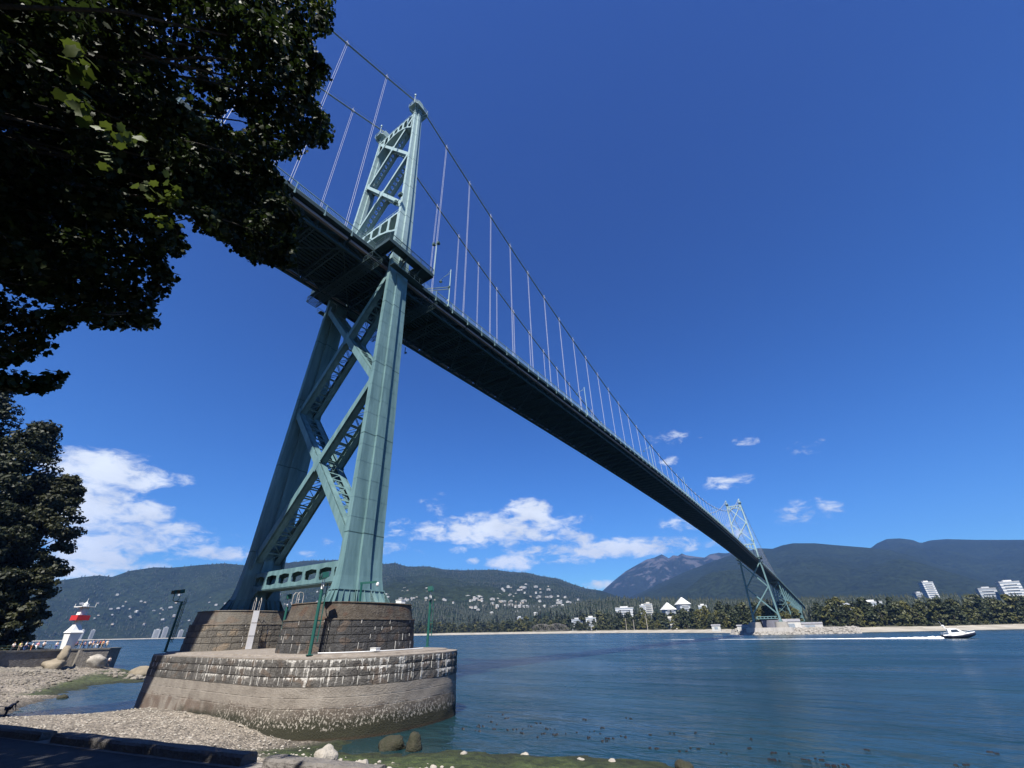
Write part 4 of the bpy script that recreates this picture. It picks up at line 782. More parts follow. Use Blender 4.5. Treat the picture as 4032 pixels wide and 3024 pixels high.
CANOPY = [(49,-34.22,14.16,0.2),(49.08,-33.78,14.48,0.23),(45.99,-34.43,14.44,0.23),(50.1,-32.56,14.74,0.25),(49.26,-33.12,14.15,0.16),(48.64,-34.41,14.28,0.2),(47.12,-33.01,12.9,0.23),(49.52,-32.45,18.18,0.32),(47.93,-33.61,16.45,0.31),(49.54,-33.69,14.73,0.23),(48.68,-32.9,13.72,0.25),(48.05,-32.55,14.72,0.3),(47.58,-34.17,14.08,0.21),(49.37,-32.87,18.17,0.24),(47.57,-33.65,11.88,0.13),(46.75,-33.36,13.7,0.24),(48.05,-33.22,14.73,0.27),(47.9,-32.87,16.5,0.24),(47.85,-32.59,11.78,0.21),(48.51,-34.33,13.29,0.18),(46.61,-31.02,15.54,0.41),(47.18,-34,14.6,0.24),(46.6,-33.88,13.97,0.23),(47.57,-33.5,11.51,0.11),(48.29,-34.32,13.03,0.05),(48.21,-34.07,14.76,0.23),(48.7,-34.38,15.65,0.06),(48.44,-34.51,13.63,0.13),(48.03,-31.93,16.66,0.2),(49.39,-33.03,15.81,0.27),(46.93,-34.08,13.06,0.13),(46.38,-33.86,13.47,0.22),(48.07,-31.85,16.04,0.09),(46.84,-33.81,14.36,0.24),(47.33,-32.67,11.12,0.09),(47.37,-34.99,15.98,0.22),(48.5,-31.4,14.67,0.17),(50.06,-32.18,18.13,0.16),(50.24,-33.26,15.2,0.18),(47.65,-32,14.19,0.31),(50.74,-32.56,16.79,0.06),(49.81,-32.16,16.34,0.26),(49.17,-32.58,14.61,0.07),(47.04,-32.74,14.31,0.29),(47.07,-35.33,15.85,0.1),(48.14,-32.42,14.14,0.29),(48.69,-30.99,14.05,0.17),(46.54,-34.26,14.54,0.23),(47.14,-31.4,15.96,0.4),(45.41,-33.44,11.79,0.05),(49.36,-32.21,15.29,0.3),(46.25,-33.69,14.27,0.25),(47.25,-33.54,12.28,0.19),(47.4,-32.06,11.59,0.14),(47.09,-32.53,11.58,0.14),(47.14,-32.21,12.1,0.24),(45.41,-32.86,11.9,0.23),(46.83,-32.16,13.09,0.13),(50.42,-32.54,14.87,0.25),(48.77,-31.4,16.53,0.35),(46.12,-33.39,12.99,0.23),(47.04,-33.87,15.39,0.27),(48.19,-32.77,12.57,0.22),(47.1,-33.35,14.91,0.28),(49.37,-34.05,15.15,0.06),(47.06,-33.59,13.09,0.21),(46.87,-31.49,14.85,0.36),(45.64,-32.92,10.99,0.05),(48.75,-34.11,13.3,0.18),(46.65,-33.06,11.78,0.2),(49.54,-31.55,17.02,0.08),(48.49,-34.76,14.58,0.11),(48.27,-34.2,15.3,0.24),(47.88,-32.02,12.72,0.06),(49.54,-32,16.23,0.31),(46.71,-32.6,13.08,0.26),(49.68,-31.9,15.2,0.3),(47.71,-33.16,10.55,0.07),(45.47,-33.11,11.06,0.06),(46.25,-32.19,12.17,0.21),(47.81,-30.97,15.02,0.22),(50.03,-31.79,15.26,0.07),(49.35,-33.57,16.26,0.17),(47.19,-30.44,15.09,0.12),(48.25,-32.71,15.42,0.08),(49.88,-33.15,16.46,0.16),(47.37,-32.88,12.28,0.22),(46.67,-30.62,14.72,0.18),(49.81,-31.72,16.11,0.08),(48.5,-34.31,13.02,0.08),(48.03,-33.3,13.38,0.22),(47.52,-32.78,10.32,0.04),(45.84,-33.21,11.67,0.2),(46,-33.22,12.64,0.22),(46.74,-33.47,11.57,0.08),(48.36,-34.2,12.84,0.1),(47.8,-32.44,13.84,0.28),(47.27,-34.29,15.09,0.24),(48.01,-34.74,15.76,0.12),(48.35,-34,17.01,0.21),(47.94,-32.1,13.52,0.09),(49.13,-32.9,13.72,0.13),(47.95,-31.95,11.33,0.09),(49.35,-31.7,16.64,0.08),(45.3,-33.38,12.55,0.22),(48.68,-33.55,13.23,0.2),(48.12,-32.41,12.55,0.24),(47.36,-32.32,13.93,0.1),(48.67,-33.63,14.37,0.24),(47,-32.3,12.69,0.26),(50.04,-32.79,16.11,0.26),(48.28,-34.13,16,0.27),(45.12,-32.96,11.6,0.22),(48.47,-30.87,13.23,0.15),(46.18,-33.72,12.22,0.05),(48.62,-31.82,14.72,0.25),(46.52,-31.95,14.08,0.08),(47.58,-35.03,15.23,0.2),(48.2,-32.99,12.53,0.21),(48.47,-30.93,13.93,0.15),(47.14,-32.04,16.48,0.2),(48.39,-34.49,14.06,0.19),(49.8,-33.55,14.87,0.23),(46.9,-33.15,14.07,0.26),(48.88,-31.65,14.95,0.1),(49.24,-32.16,14.18,0.07),(47.87,-33.5,14.4,0.25),(47.74,-30.99,13.52,0.08),(47.91,-32.01,12.03,0.09),(47.38,-31.95,11.5,0.07),(47.96,-30.58,13.97,0.13),(47.27,-32.81,11.59,0.2),(45.67,-33.96,13.49,0.22),(45.93,-32.48,11.99,0.06),(46.91,-31.9,12.37,0.08),(48.31,-32.34,12.74,0.08),(48.08,-32.43,16.56,0.19),(49.11,-34.48,13.11,0.04),(48.73,-34.13,13.94,0.2),(48.85,-34.33,12.85,0.04),(48.11,-32.79,17.31,0.34),(49.62,-31.97,18.59,0.13),(45.34,-33.46,11.97,0.07),(45.22,-32.17,12.37,0.08),(47.71,-33.08,10.29,0.04),(46.6,-34.47,13.98,0.09),(50.2,-31.89,15.57,0.17),(47.31,-31.17,14.23,0.22),(49.39,-33.4,17.15,0.07),(48.52,-34.12,13.05,0.18),(48.05,-31.26,16.42,0.1),(47.29,-35.15,15.3,0.06),(46.1,-33.37,13.64,0.25),(49.41,-33.67,16.21,0.06),(46.46,-31.56,14.72,0.1),(47.11,-32.77,16.22,0.09),(47.55,-33.51,15.66,0.29),(49.61,-32.15,17.78,0.15),(47.01,-31.77,15.65,0.37),(47.89,-34.47,16.4,0.24),(49.99,-32.35,18.88,0.12),(50.96,-32.55,15.86,0.17),(48.9,-31.31,15.85,0.09),(48.88,-30.91,13.9,0.08),(47.16,-32.11,15.72,0.36),(50.46,-32.99,16.07,0.06),(45.94,-31.96,12.2,0.07),(46.58,-33.1,14.93,0.3),(49,-34.36,12.91,0.05),(49.86,-32.9,15.71,0.26),(47.72,-33.31,11.54,0.17),(48.64,-30.97,17.08,0.16),(48.57,-32.43,14.81,0.07),(48.16,-34.76,15.54,0.06),(46.83,-32.64,10.97,0.05),(45.54,-33,10.94,0.05),(48.03,-31.5,16.68,0.38),(47.9,-34.09,12.63,0.06),(45.12,-32.67,11.92,0.08),(48.33,-33.89,17.67,0.14),(47.97,-32.42,15.26,0.18),(48.6,-32.03,12.94,0.13),(45.54,-33.86,12.75,0.05),(46.54,-32.7,11,0.1),(50.57,-32.89,16.17,0.06),(49.07,-34.45,13.13,0.06),(46.15,-34.34,13.66,0.05),(47.6,-31.95,11.76,0.06),(48.33,-34.97,14.57,0.05),(46.41,-32.35,14.56,0.17),(50.36,-32.06,15.7,0.07),(49.01,-34.66,13.91,0.07),(47.32,-30.92,16.03,0.11),(48.4,-31.66,13.03,0.08),(48.57,-34.45,15.54,0.09),(49.27,-31.06,15.82,0.09),(49,-31.7,14.6,0.08),(47.51,-33.93,13.01,0.19),(49.5,-33.87,14.97,0.17),(47.64,-33.74,16.23,0.3),(48.08,-33.8,11.87,0.04),(48.26,-34.86,15.09,0.05),(45.49,-33.72,12.49,0.06),(49.51,-34.41,13.74,0.04),(47.41,-32.17,13.06,0.13),(46.92,-33.52,11.6,0.06),(47.58,-30.87,15.61,0.1),(48.72,-31.97,15.46,0.1),(47.82,-33.94,12.26,0.04),(47.06,-33.38,11.26,0.07),(48.63,-31.21,17.45,0.1),(46.38,-32.89,10.8,0.07),(48.22,-31.42,15.97,0.1),(49.04,-32.34,15.11,0.07),(48.53,-34.37,13.05,0.04),(49.03,-32.34,14.29,0.08),(48.64,-34.43,15.05,0.18),(49.17,-33.38,16.36,0.27),(47.06,-31.95,12.83,0.07),(47.79,-34.93,14.62,0.06),(45.36,-34.18,13.59,0.06),(45.84,-32.73,11.08,0.05),(46.34,-32.58,11.72,0.09),(48.38,-33.88,14.12,0.22),(46.85,-33.89,12.44,0.04),(47.02,-32.18,14.36,0.13),(46.66,-33.29,11.09,0.04),(48.32,-30.9,17.09,0.13),(47.28,-32.75,14.68,0.3),(48.92,-32.61,14.24,0.07),(50.1,-32.2,16.35,0.13),(46.42,-33.86,12.47,0.05),(46.88,-32.14,13.24,0.07),(47.93,-30.62,14.74,0.1),(46.45,-33.21,10.92,0.04),(47.31,-32.08,12.73,0.08),(48.94,-33.9,16.46,0.08),(50.01,-33.1,16.78,0.06),(50.61,-32.15,16.06,0.08),(48.66,-30.76,13.13,0.11),(47.74,-32.41,11.16,0.1),(50.45,-31.88,15.54,0.07),(49.18,-34.19,15.05,0.07),(46.81,-32.59,14.03,0.29),(47.56,-32.96,10.25,0.07),(48.07,-31.23,13.28,0.08),(48.66,-34.24,15.82,0.14),(49.25,-32.69,13.76,0.08),(48.01,-34.24,12.94,0.05),(46.54,-32.05,14.15,0.08),(47.5,-32.03,12.91,0.08),(50.12,-32.08,16.32,0.07),(48.02,-34.84,15.64,0.06),(46.89,-33.11,12.45,0.22),(46.11,-33.14,11.07,0.11),(47.64,-30.86,14.34,0.37),(48.06,-32.02,12.7,0.06),(47.22,-33.72,11.88,0.04),(46.8,-32.65,11.22,0.05),(46.6,-31.71,14.48,0.08),(49.13,-31.47,15.27,0.12),(46.11,-33.04,10.64,0.04),(47.5,-34.83,14.43,0.05),(47.63,-32.89,16.17,0.06),(48.54,-31.61,14.86,0.1),(49.9,-33.26,16.39,0.07),(46.84,-34.2,13.29,0.1),(49.86,-32.14,19.24,0.08),(47.95,-31.47,13.44,0.09),(46.11,-32.79,12.65,0.24),(47.17,-33.07,16.09,0.11),(49.87,-33.9,14.56,0.05),(49.02,-34.02,16,0.06),(47.6,-34.86,16.58,0.07),(49.59,-31.59,15.74,0.09),(50,-33.4,15.82,0.06),(48.93,-33.58,17.35,0.12),(45.46,-32.39,12.3,0.06),(47.73,-31.94,11.97,0.06),(48.45,-32,15.3,0.08),(48.68,-34.68,14.65,0.05),(47.2,-32.22,11.42,0.07),(50.28,-33.46,15.03,0.05),(49.44,-31.32,16.11,0.08),(47.89,-34.71,16.31,0.07),(49.79,-31.98,18.64,0.08),(50.65,-32.77,16.33,0.06),(48.09,-34.12,12.59,0.04),(47.89,-34.63,13.86,0.05),(48.82,-32.54,14.44,0.07),(47.74,-34.23,12.93,0.04),(46.25,-34.17,13.27,0.05),(48.56,-31.46,14.82,0.08),(46.74,-32.48,12.09,0.23),(47.01,-32.12,11.56,0.06),(45.51,-32.68,11.28,0.05),(47.64,-35.09,15.04,0.06),(47.08,-34.57,13.96,0.05),(45.97,-33.55,11.86,0.05),(45.31,-31.58,12.69,0.08),(49.8,-32.23,19.74,0.08),(48.05,-32.15,16.6,0.12),(49.13,-31.56,16.58,0.09),(47.51,-32.57,16.44,0.09),(50.76,-32.66,16.43,0.06),(49.59,-34.04,14.76,0.05),(47.78,-31.66,16.28,0.26),(48.03,-32.85,15.17,0.07),(47.77,-31.93,12.24,0.06),(50.42,-31.96,15.54,0.07),(50.8,-32.11,15.82,0.06),(49.18,-32.93,13.85,0.06),(47.65,-32.49,16.44,0.09),(48.76,-31.18,16.23,0.1),(47.86,-31.32,13.45,0.08),(46.88,-35.07,15.18,0.05),(47.49,-30.68,13.96,0.09),(47.87,-33.71,11.67,0.04),(48.65,-31.03,17.3,0.1),(48.57,-34.43,15.7,0.06),(48.79,-30.86,13.37,0.08),(47.87,-35.09,15.15,0.06),(46.49,-31.68,12.13,0.07),(49.95,-33.13,16.7,0.07),(49.27,-32.22,14.76,0.07),(47.87,-32.56,16.55,0.12),(46.65,-30.17,14.8,0.1),(48.79,-33.91,16.93,0.07),(48.55,-34.09,16.88,0.07),(47.14,-33.93,12.66,0.13),(46.21,-32.03,14.95,0.09),(49.39,-31.57,17.52,0.09),(47.73,-31.64,13.61,0.08),(47.33,-32.58,11.09,0.05),(49.42,-31.48,13.72,0.07),(50.12,-32.24,18.71,0.08),(48.58,-34.17,12.55,0.04),(50.59,-33.16,15.29,0.05),(44.9,-33.33,11.68,0.05),(46.12,-33.57,13.36,0.23),(48.7,-33.19,15.87,0.21),(49.28,-33.67,16.61,0.06),(49.05,-32.28,14.37,0.07),(47.94,-34.5,16.94,0.07),(49.31,-32.39,17.7,0.32),(48.09,-30.9,14.93,0.09),(49.61,-32.83,18.32,0.1),(47.21,-32.71,10.18,0.1),(47.21,-32.52,10.22,0.09),(47.22,-32.39,10.32,0.08),(47.22,-32.31,10.41,0.04),(47.21,-32.42,10.18,0.06),(47.21,-32.61,10.13,0.08),(47.21,-32.84,10.11,0.11)]
MAPLE = leafmat('maple_leaf', (.026,.042,.008), (.010,.018,.004), .34, .9)
ca = np.array(CANOPY); cen = ca[:, :3]; rad = ca[:, 3]*1.35+.06
xc, xr = [], []
for _ in range(150):
    az_ = R(rng.uniform(-125,-90)); D = rng.uniform(9,17); e_ = rng.uniform(29,50); xc.append((EYE[0]+D*math.sin(az_), EYE[1]+D*math.cos(az_), EYE[2]+D*math.tan(R(e_)))); xr.append(rng.uniform(.45,.8))
N1 = 44000; c, a, b_, nr = leaf_quads(cen, rad, N1, .044, .75, .35, shell=.1)
a = a; b_ = b_/.6
V, F = maple(c, a, b_, nr)
# leaves nearest the lens: a few sprays of larger ones
tree = empty('maple_tree', (46.0,-38.6,6.4), 0, 'dark leafy maple hanging over the path and hiding the left end of the bridge', 'tree')
def loc(o): o.location = (-46.0, 38.6, -6.4); return o
loc(npmesh('crown', V, F, MAPLE, tree))
c, a, b_, nr = leaf_quads(np.array(xc), np.array(xr), 22000, .085, .8, .5, shell=.1); V, F = maple(c, a, b_/.6, nr); loc(npmesh('side_crown_blocker', V, F, MAPLE, tree))  # extra leaf clumps added at the side to keep sun off the path
# unseen crown clumps overhead and behind the viewer, added to block the sun
cc2 = []; r2_ = []
for _ in range(150):
    x = rng.uniform(38,64); y = rng.uniform(-48,-35.2); z = rng.uniform(11,22)
    cc2.append((x, y, z)); r2_.append(rng.uniform(1.0,1.9))
for _ in range(90):
    x = rng.uniform(18,44); y = rng.uniform(-46,-36.6); z = rng.uniform(10,20); cc2.append((x, y, z)); r2_.append(rng.uniform(1.0,1.9))
for _ in range(26):
    x = rng.uniform(49,61); y = rng.uniform(-36,-33.8); z = rng.uniform(12.5,18); cc2.append((x, y, z)); r2_.append(rng.uniform(.7,1.1))
LIT = [(51.14,-33.25,11.07),(50.51,-32.94,11.44),(49.51,-32.60,12.11),(48.92,-32.32,12.34),(50.15,-32.10,17.69),(48.50,-30.83,17.17)]
def clear(cl, rl, k=.35):
    o = [(p, r) for p, r in zip(cl, rl) if all(not ((Vector(p)-Vector(T)).dot(SUN) > .3 and ((Vector(p)-Vector(T))-SUN*((Vector(p)-Vector(T)).dot(SUN))).length < r+k) for T in LIT)]
    return [p for p, _ in o], [r for _, r in o]
cc2, r2_ = clear(cc2, r2_)
xc_, xr_ = [], []
rs = random.Random(9)
SUNLEAF = leafmat('sunlit_maple_leaf', (.075,.10,.014), (.04,.06,.009), .4, 2.0)  # sunlight on these sprays is painted in as a brighter leaf colour
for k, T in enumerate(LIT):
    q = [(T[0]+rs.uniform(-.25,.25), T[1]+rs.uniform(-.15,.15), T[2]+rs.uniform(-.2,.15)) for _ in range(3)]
    c, a, b_, nr = leaf_quads(np.array(q), np.full(3, .15), 26 if k < 4 else 40, .05, .8, .7, shell=.1); V, F = maple(c, a, b_/.6, nr); tag(loc(npmesh('leaf_spray', V, F, SUNLEAF, tree)), kind='stuff')
c2, a2, b2_, n2 = leaf_quads(np.array(cc2), np.array(r2_), 36000, .24, .8, .6, shell=.1); V2, F2 = cards(c2, a2, b2_*1.3)
loc(npmesh('upper_crown_blocker', V2, F2, MAPLE, tree))
b = MB(); b.tube([(46,-38.6,5.2),(45.9,-38.5,8),(46.3,-38.2,11),(46.8,-37.9,14),(46.5,-38,18)], [.5,.42,.36,.26,.12], 10)
order = sorted(range(len(CANOPY)), key=lambda i: -CANOPY[i][3])
for i in order[:46]:
    p = Vector(CANOPY[i][:3]); h = 8+(p.z-9)*.45; s0 = Vector((46.2,-38.3,min(16, max(8, h)))); m = s0.lerp(p, .55)+Vector((random.uniform(-.4,.4), random.uniform(-.3,.3), random.uniform(.1,.7)))
    m2 = m.lerp(p, .5)+Vector((random.uniform(-.3,.3), random.uniform(-.2,.2), random.uniform(-.1,.35))); m0 = s0.lerp(m, .5)+Vector((random.uniform(-.4,.4), random.uniform(-.3,.3), random.uniform(-.2,.4)))
    b.tube([s0, m0, m, m2, m2.lerp(p, .5)+Vector((random.uniform(-.12,.12), 0, random.uniform(-.05,.15))), p], [.055,.042,.03,.02,.014,.008], 5)
for i in range(len(CANOPY)):
    p = Vector(CANOPY[i][:3]); j = min((k for k in range(len(CANOPY)) if k != i), key=lambda k: (Vector(CANOPY[k][:3])-p).length+(.0 if CANOPY[k][3] > CANOPY[i][3] else .4)); q = Vector(CANOPY[j][:3])
    b.tube([p, p.lerp(q, .5)+Vector((random.uniform(-.06,.06), 0, random.uniform(-.06,.08))), q], [.006,.009,.014], 4, False)
loc(b.build('trunk', BARK, tree))

def crown_tree(name, m, seed, H, Wd, n, size, trunk=.2, conic=0, flat=.55, nclump=60, clr=(.13,.26), tm=BARK, rag=.25):
    rg = np.random.default_rng(seed); C_ = []; R_ = []
    for _ in range(nclump):
        h = rg.uniform(trunk, 1); t = (h-trunk)/(1-trunk)
        w = (1-t)**.9*(.98)+.03 if conic else math.sin(math.pi*min(1, t*.82+.17))**.75
        w *= 1+rg.uniform(-rag, rag); an = rg.uniform(0, 2*math.pi); rr = Wd*w*math.sqrt(rg.uniform(.15,1))*.85
        C_.append((rr*math.cos(an), rr*math.sin(an), H*h*.97)); R_.append(Wd*rg.uniform(*clr)*(1.1-.45*t if conic else 1.15))
    c, a, b_, nr = leaf_quads(np.array(C_), np.array(R_), n, size, flat, .5, rg, .3); V, F = cards(c, a, b_*1.25)
    t = empty(name); cr_ = npmesh('crown', V, F, m, t)
    b = MB(); b.tube([(0,0,-1.5),(0,0,H*.35),(0,0,H*.9)], [H*.02+.08,H*.015+.05,.03], 6)
    for i in range(0, nclump, max(1, nclump//9)):
        p = C_[i]; b.tube([(0,0,max(.8,p[2]-Wd*.5)), (p[0]*.6,p[1]*.6,p[2]-Wd*.15), p], [.05+H*.005,.05,.02], 4, False)
    b.build('trunk', tm, t); return t
def put(t, x, y, z, s, rz, label, cat, group, sz=None):
    t.location = (x,y,z); t.scale = (s,s,sz or s); t.rotation_euler = (0,0,rz); return tag(t, label, cat, group)
GL1 = leafmat('bluff_foliage', (.026,.032,.011), (.010,.014,.005), .15, .12)
GL2 = leafmat('bluff_foliage_olive', (.042,.045,.016), (.016,.019,.006), .15, .12)
# big trees on the point at the left
BT = [(-111,-6.5,43,9.5,GL2,'tall olive tree at the right end of the trees on the point',.02),(-115,-17,58,11.5,GL1,'tallest dark tree on the point behind its olive neighbour',.02),(-119,-29,67,13,GL1,'dark tree on the point cut by the left edge of the photo',.03),(-108,-15,33,10,GL1,'lower dark tree above the seawall people',.02),(-105,-4.5,18,6,GL2,'small sunlit tree beside the lighthouse steps',.03),(-110,-27,40,11,GL1,'dark lower tree at the far left above the path',.03),(-124,-11,46,10.5,GL1,'dark tree deep behind the lighthouse trees',.02),(-128,-40,70,13,GL1,'towering dark tree on the bluff mostly outside the photo',.03)]
for i, (x, y, H, w, m, lb, tr) in enumerate(BT):
    t = crown_tree('bluff_tree', m, 40+i, H, w, int(24000*(H/45)), .44, tr, 0, .50, int(190*H/40), (.13,.27), rag=.14)
    put(t, x-1.2, y-3.4, 5.0, 1, i*1.3, lb, 'tree', 'trees on the lighthouse point')

LV = [leafmat('north_broadleaf', (.088,.092,.027), (.036,.041,.014), .12, .08), leafmat('north_broadleaf_dark', (.05,.06,.022), (.021,.028,.011), .12, .08), leafmat('north_yellow_green', (.125,.12,.03), (.06,.06,.015), .12, .08), leafmat('conifer_needles', (.024,.032,.016), (.011,.016,.008), .05, .08)]
proto = {}
def tproto(kind, v):
    if (kind, v) not in proto:
        if kind == 'broad': t = crown_tree('broadleaf_tree', LV[v % 3], 200+v, 20, 7.5, 900, 1.15, .08, 0, .6, 42, (.16,.32))
        elif kind == 'con': t = crown_tree('conifer_tree', LV[3], 300+v, 26, 4.6, 620, 1.05, .06, 1, .45, 46, (.16,.30))
        else: t = crown_tree('shore_bush', LV[v % 3], 400+v, 6, 4.2, 380, .8, .0, 0, .7, 18, (.25,.4))
        proto[(kind, v)] = t; return t, True
    return dup(proto[(kind, v)]), False
def dup(o, parent=None):
    c = o.copy(); COL.objects.link(c); c.parent = parent
    for ch in list(o.children): dup(ch, c)
    return c
BL = [['olive green broadleaf tree in the shore belt', 'dark green broadleaf tree in the shore belt', 'yellow green broadleaf tree in the shore belt'], 'dark pointed conifer among the north shore trees', ['olive bush at the top of the north beach', 'dark bush at the top of the north beach', 'yellow green bush at the top of the north beach']]
def place(kind, a, D, s, v, zoff=0):
    t, _ = tproto(kind, v); x, y, z = P2(a, D)
    if D > 1250: z = max(z, float(layer_z('E', np.array([a]), np.array([float(D)]))[0])) if a > -36 else z
    lb = BL[0][v % 3] if kind == 'broad' else BL[1] if kind == 'con' else BL[2][v % 3]
    g = {'broad':'broadleaf trees along the north shore','con':'conifers along the north shore','bush':'bushes above the north beach'}[kind]
    put(t, x, y, z+zoff-.3, s, random.uniform(0,6.28), lb, 'bush' if kind == 'bush' else 'tree', g, s*random.uniform(.88,1.12))
rr = random.Random(5)
# belt on the right, three rows
for row, (dd, s0, n, a0, a1) in enumerate(((70,1.0,36,-.5,27),(105,1.25,34,-1.5,27),(150,1.45,28,-2,27))):
    for i in range(n): a = a0+(a1-a0)*(i+rr.uniform(.1,.9))/n; place('broad', a, lin(SHORE, a)+dd+rr.uniform(-12,12), s0*rr.uniform(.8,1.15), rr.choice([0,0,1,1,2,3,4]))
# belt left of the bridge
for row, (dd, s0, n) in enumerate(((75,.95,46),(115,1.25,44),(170,1.5,36))):
    for i in range(n):
        a = -34+30.5*(i+rr.uniform(.1,.9))/n; place('broad', a, lin(SHORE, a)+dd+rr.uniform(-15,15), s0*rr.uniform(.75,1.2), rr.choice([0,1,1,2,3,4,4]))
for i in range(62):
    a = -47.5+15*(i+rr.uniform(.1,.9))/62; place('broad', a, lin(SHORE, a)+rr.uniform(70,150), rr.uniform(.8,1.35), rr.choice([0,1,1,3,4,5]))
for i in range(110):
    a = rr.uniform(-47.5,-18); place('con', a, lin(SHORE, a)+rr.uniform(130,420), rr.uniform(.9,1.7), rr.randrange(3))
for i in range(70): a = rr.uniform(-30,-4); place('con', a, rr.uniform(lin(SHORE, a)+210, 1250), rr.uniform(.9,1.5), rr.randrange(3))
for i in range(26): a = rr.uniform(-4,14); place('con', a, rr.uniform(lin(SHORE, a)+190, 1200), rr.uniform(.8,1.2), rr.randrange(3))
for i in range(70):
    a = rr.uniform(-40,31)
    if -9.2 < a < -3.2: continue
    place('bush', a, lin(SHORE, a)+rr.uniform(46,62), rr.uniform(.45,1.0)*(1.4 if a < -23 else 1), rr.choice([0,1,2,3]))
# far forest that reads as one mass
V = []; F = []
def fcone(x, y, z, h, w, k=5, rg=random):
    o = len(V); ph = rg.uniform(0, 6)
    for lvl, (t, ww) in enumerate(((0,.75),(.28,1.0),(.3,.62),(.62,.66),(.64,.36))):
        for j in range(k): an = ph+6.283*j/k+lvl*.4; wj = w*ww*rg.uniform(.7,1.25); V.append((x+wj*math.cos(an), y+wj*math.sin(an), z+h*t))
    V.append((x, y, z+h)); T = o+5*k
    for l in range(4):
        for j in range(k): p, q = o+l*k+j, o+l*k+(j+1) % k; F.append((p, q, q+k)); F.append((p, q+k, p+k))
    for j in range(k): F.append((o+4*k+j, o+4*k+(j+1) % k, T))
def scatter_forest(n, a0, a1, D0, D1, lay, h0, h1, wf=.24, thin=None):
    aS = rng.uniform(a0, a1, n); DS = np.sqrt(rng.uniform(D0**2, D1**2, n)); sh = lin(SHORE, aS); z = plain_z(aS, DS)
    for l in lay: z = np.maximum(z, layer_z(l, aS, DS))
    for a, D, zz, s in zip(aS, DS, z, sh):
        if D < s+150 or (thin and rng.random() < thin): continue
        h = rng.uniform(h0, h1); fcone(EYE[0]+D*math.sin(R(a)), EYE[1]+D*math.cos(R(a)), zz-2, h, h*wf*rng.uniform(.7,1.2))
scatter_forest(3600, -30, 16, 950, 1900, 'E', 14, 26)
scatter_forest(3600, -48, -24, 1200, 2300, 'A', 12, 24)
scatter_forest(2600, -80, -48, 1550, 3500, 'A', 8, 17, .3)
tag(npmesh('far_forest', V, F, LV[3]), 'dark conifer woods covering the far shore and lower slopes', kind='stuff')
V = []; F = []
scatter_forest(3600, -48, -24, 2300, 4650, 'A', 9, 18); scatter_forest(2600, -80, -48, 3300, 4650, 'A', 9, 19)
tag(npmesh('ridge_forest', V, F, LV[3]), 'conifers along the crest of the western hills', kind='stuff')
# ------------------------------------------------------------------ buildings
WINB = GREYW
HM = [mat('pale_house_wall', (.42,.41,.38), .8, .1, .3), mat('grey_house_wall', (.34,.33,.32), .8, .15, .3), mat('tan_house_wall', (.42,.36,.29), .8, .15, .3)]
RM = [mat('grey_roof', (.20,.20,.21), .85, .25, .4), mat('pale_roof', (.45,.45,.43), .7, .1, .4), mat('brown_roof', (.16,.12,.10), .85, .25, .4)]
def house_mesh(k):
    w, d, h = ((14,10,6),(18,11,7.5),(24,12,6.5),(12,10,8))[k % 4]; b = MB(); b.b2((-w/2,-d/2,-3),(w/2,d/2,h))
    b.mi = 2
    for f in range(2):
        for i in range(3): x = -w/2+w*(i+.5)/3; b.b2((x-w*.1,-d/2-.06,1+f*h*.45),(x+w*.1,-d/2+.02,1+f*h*.45+h*.24))
    b.mi = 1
    if k % 2: b.add([(-w/2-.5,-d/2-.5,h),(w/2+.5,-d/2-.5,h),(w/2+.5,d/2+.5,h),(-w/2-.5,d/2+.5,h),(-w*.2,0,h+2.8),(w*.2,0,h+2.8)], ((0,1,5,4),(1,2,5),(2,3,4,5),(3,0,4),(3,2,1,0)))
    else: b.b2((-w/2-.4,-d/2-.4,h),(w/2+.4,d/2+.4,h+.7)); b.b2((-w*.15,-d*.2,h+.7),(w*.2,d*.25,h+2.2))
    return b
hp = [house_mesh(k).build('hillside_house', [HM[(0,0,1,0,2,0)[k]], RM[(1,0,1,2,0,1)[k]], GLASSD]) for k in range(6)]
hl = ['white flat roofed house on the wooded western hillside', 'white house with grey hip roof on the wooded western hillside', 'long grey house with pale roof on the wooded western hillside', 'white house with brown hip roof on the wooded western hillside', 'tan house with grey roof on the wooded western hillside', 'pale house with light hip roof on the wooded western hillside']
rr = random.Random(21); cnt = [0]*6; placed = 0
def elev_at(a, D): return max(float(plain_z(np.array(a), np.array(float(D)))), float(layer_z('A', np.array([a]), np.array([float(D)]))[0]))
bands = [(-48,-29.5,3.0,4.5,104),(-40,-26,1.5,3.2,74),(-66,-49,2.3,3.6,50),(-66,-48,.9,2.2,26),(-78,-66,.7,3.0,44)]
for a0, a1, e0, e1, n in bands:
    for i in range(n):
        a = rr.uniform(a0, a1); et = rr.uniform(e0, e1); Ds = np.linspace(1700, 4300, 80); zs = np.array([elev_at(a, D) for D in Ds[::4]]); els = np.degrees(np.arctan2(zs-EYE[2], Ds[::4])); j = int(np.argmax(els > et))
        if els[j] <= et: continue
        D = float(Ds[::4][j])+rr.uniform(-40,40); k = rr.choice([0,1,2,2,3,4,4,5]); o = hp[k] if cnt[k] == 0 else hp[k].copy()
        if cnt[k]: COL.objects.link(o)
        cnt[k] += 1; placed += 1; s = rr.uniform(.6,1.05)*(D/2400)**.35*(.8 if a < -52 else 1)
        o.location = (EYE[0]+D*math.sin(R(a)), EYE[1]+D*math.cos(R(a)), elev_at(a, D)+2.5+rr.uniform(0,2)); o.rotation_euler = (0,0,rr.uniform(-.5,.5)+R(-a)*.8); o.scale = (s,s,s)
        tag(o, hl[k], 'house', 'houses on the western hillside')
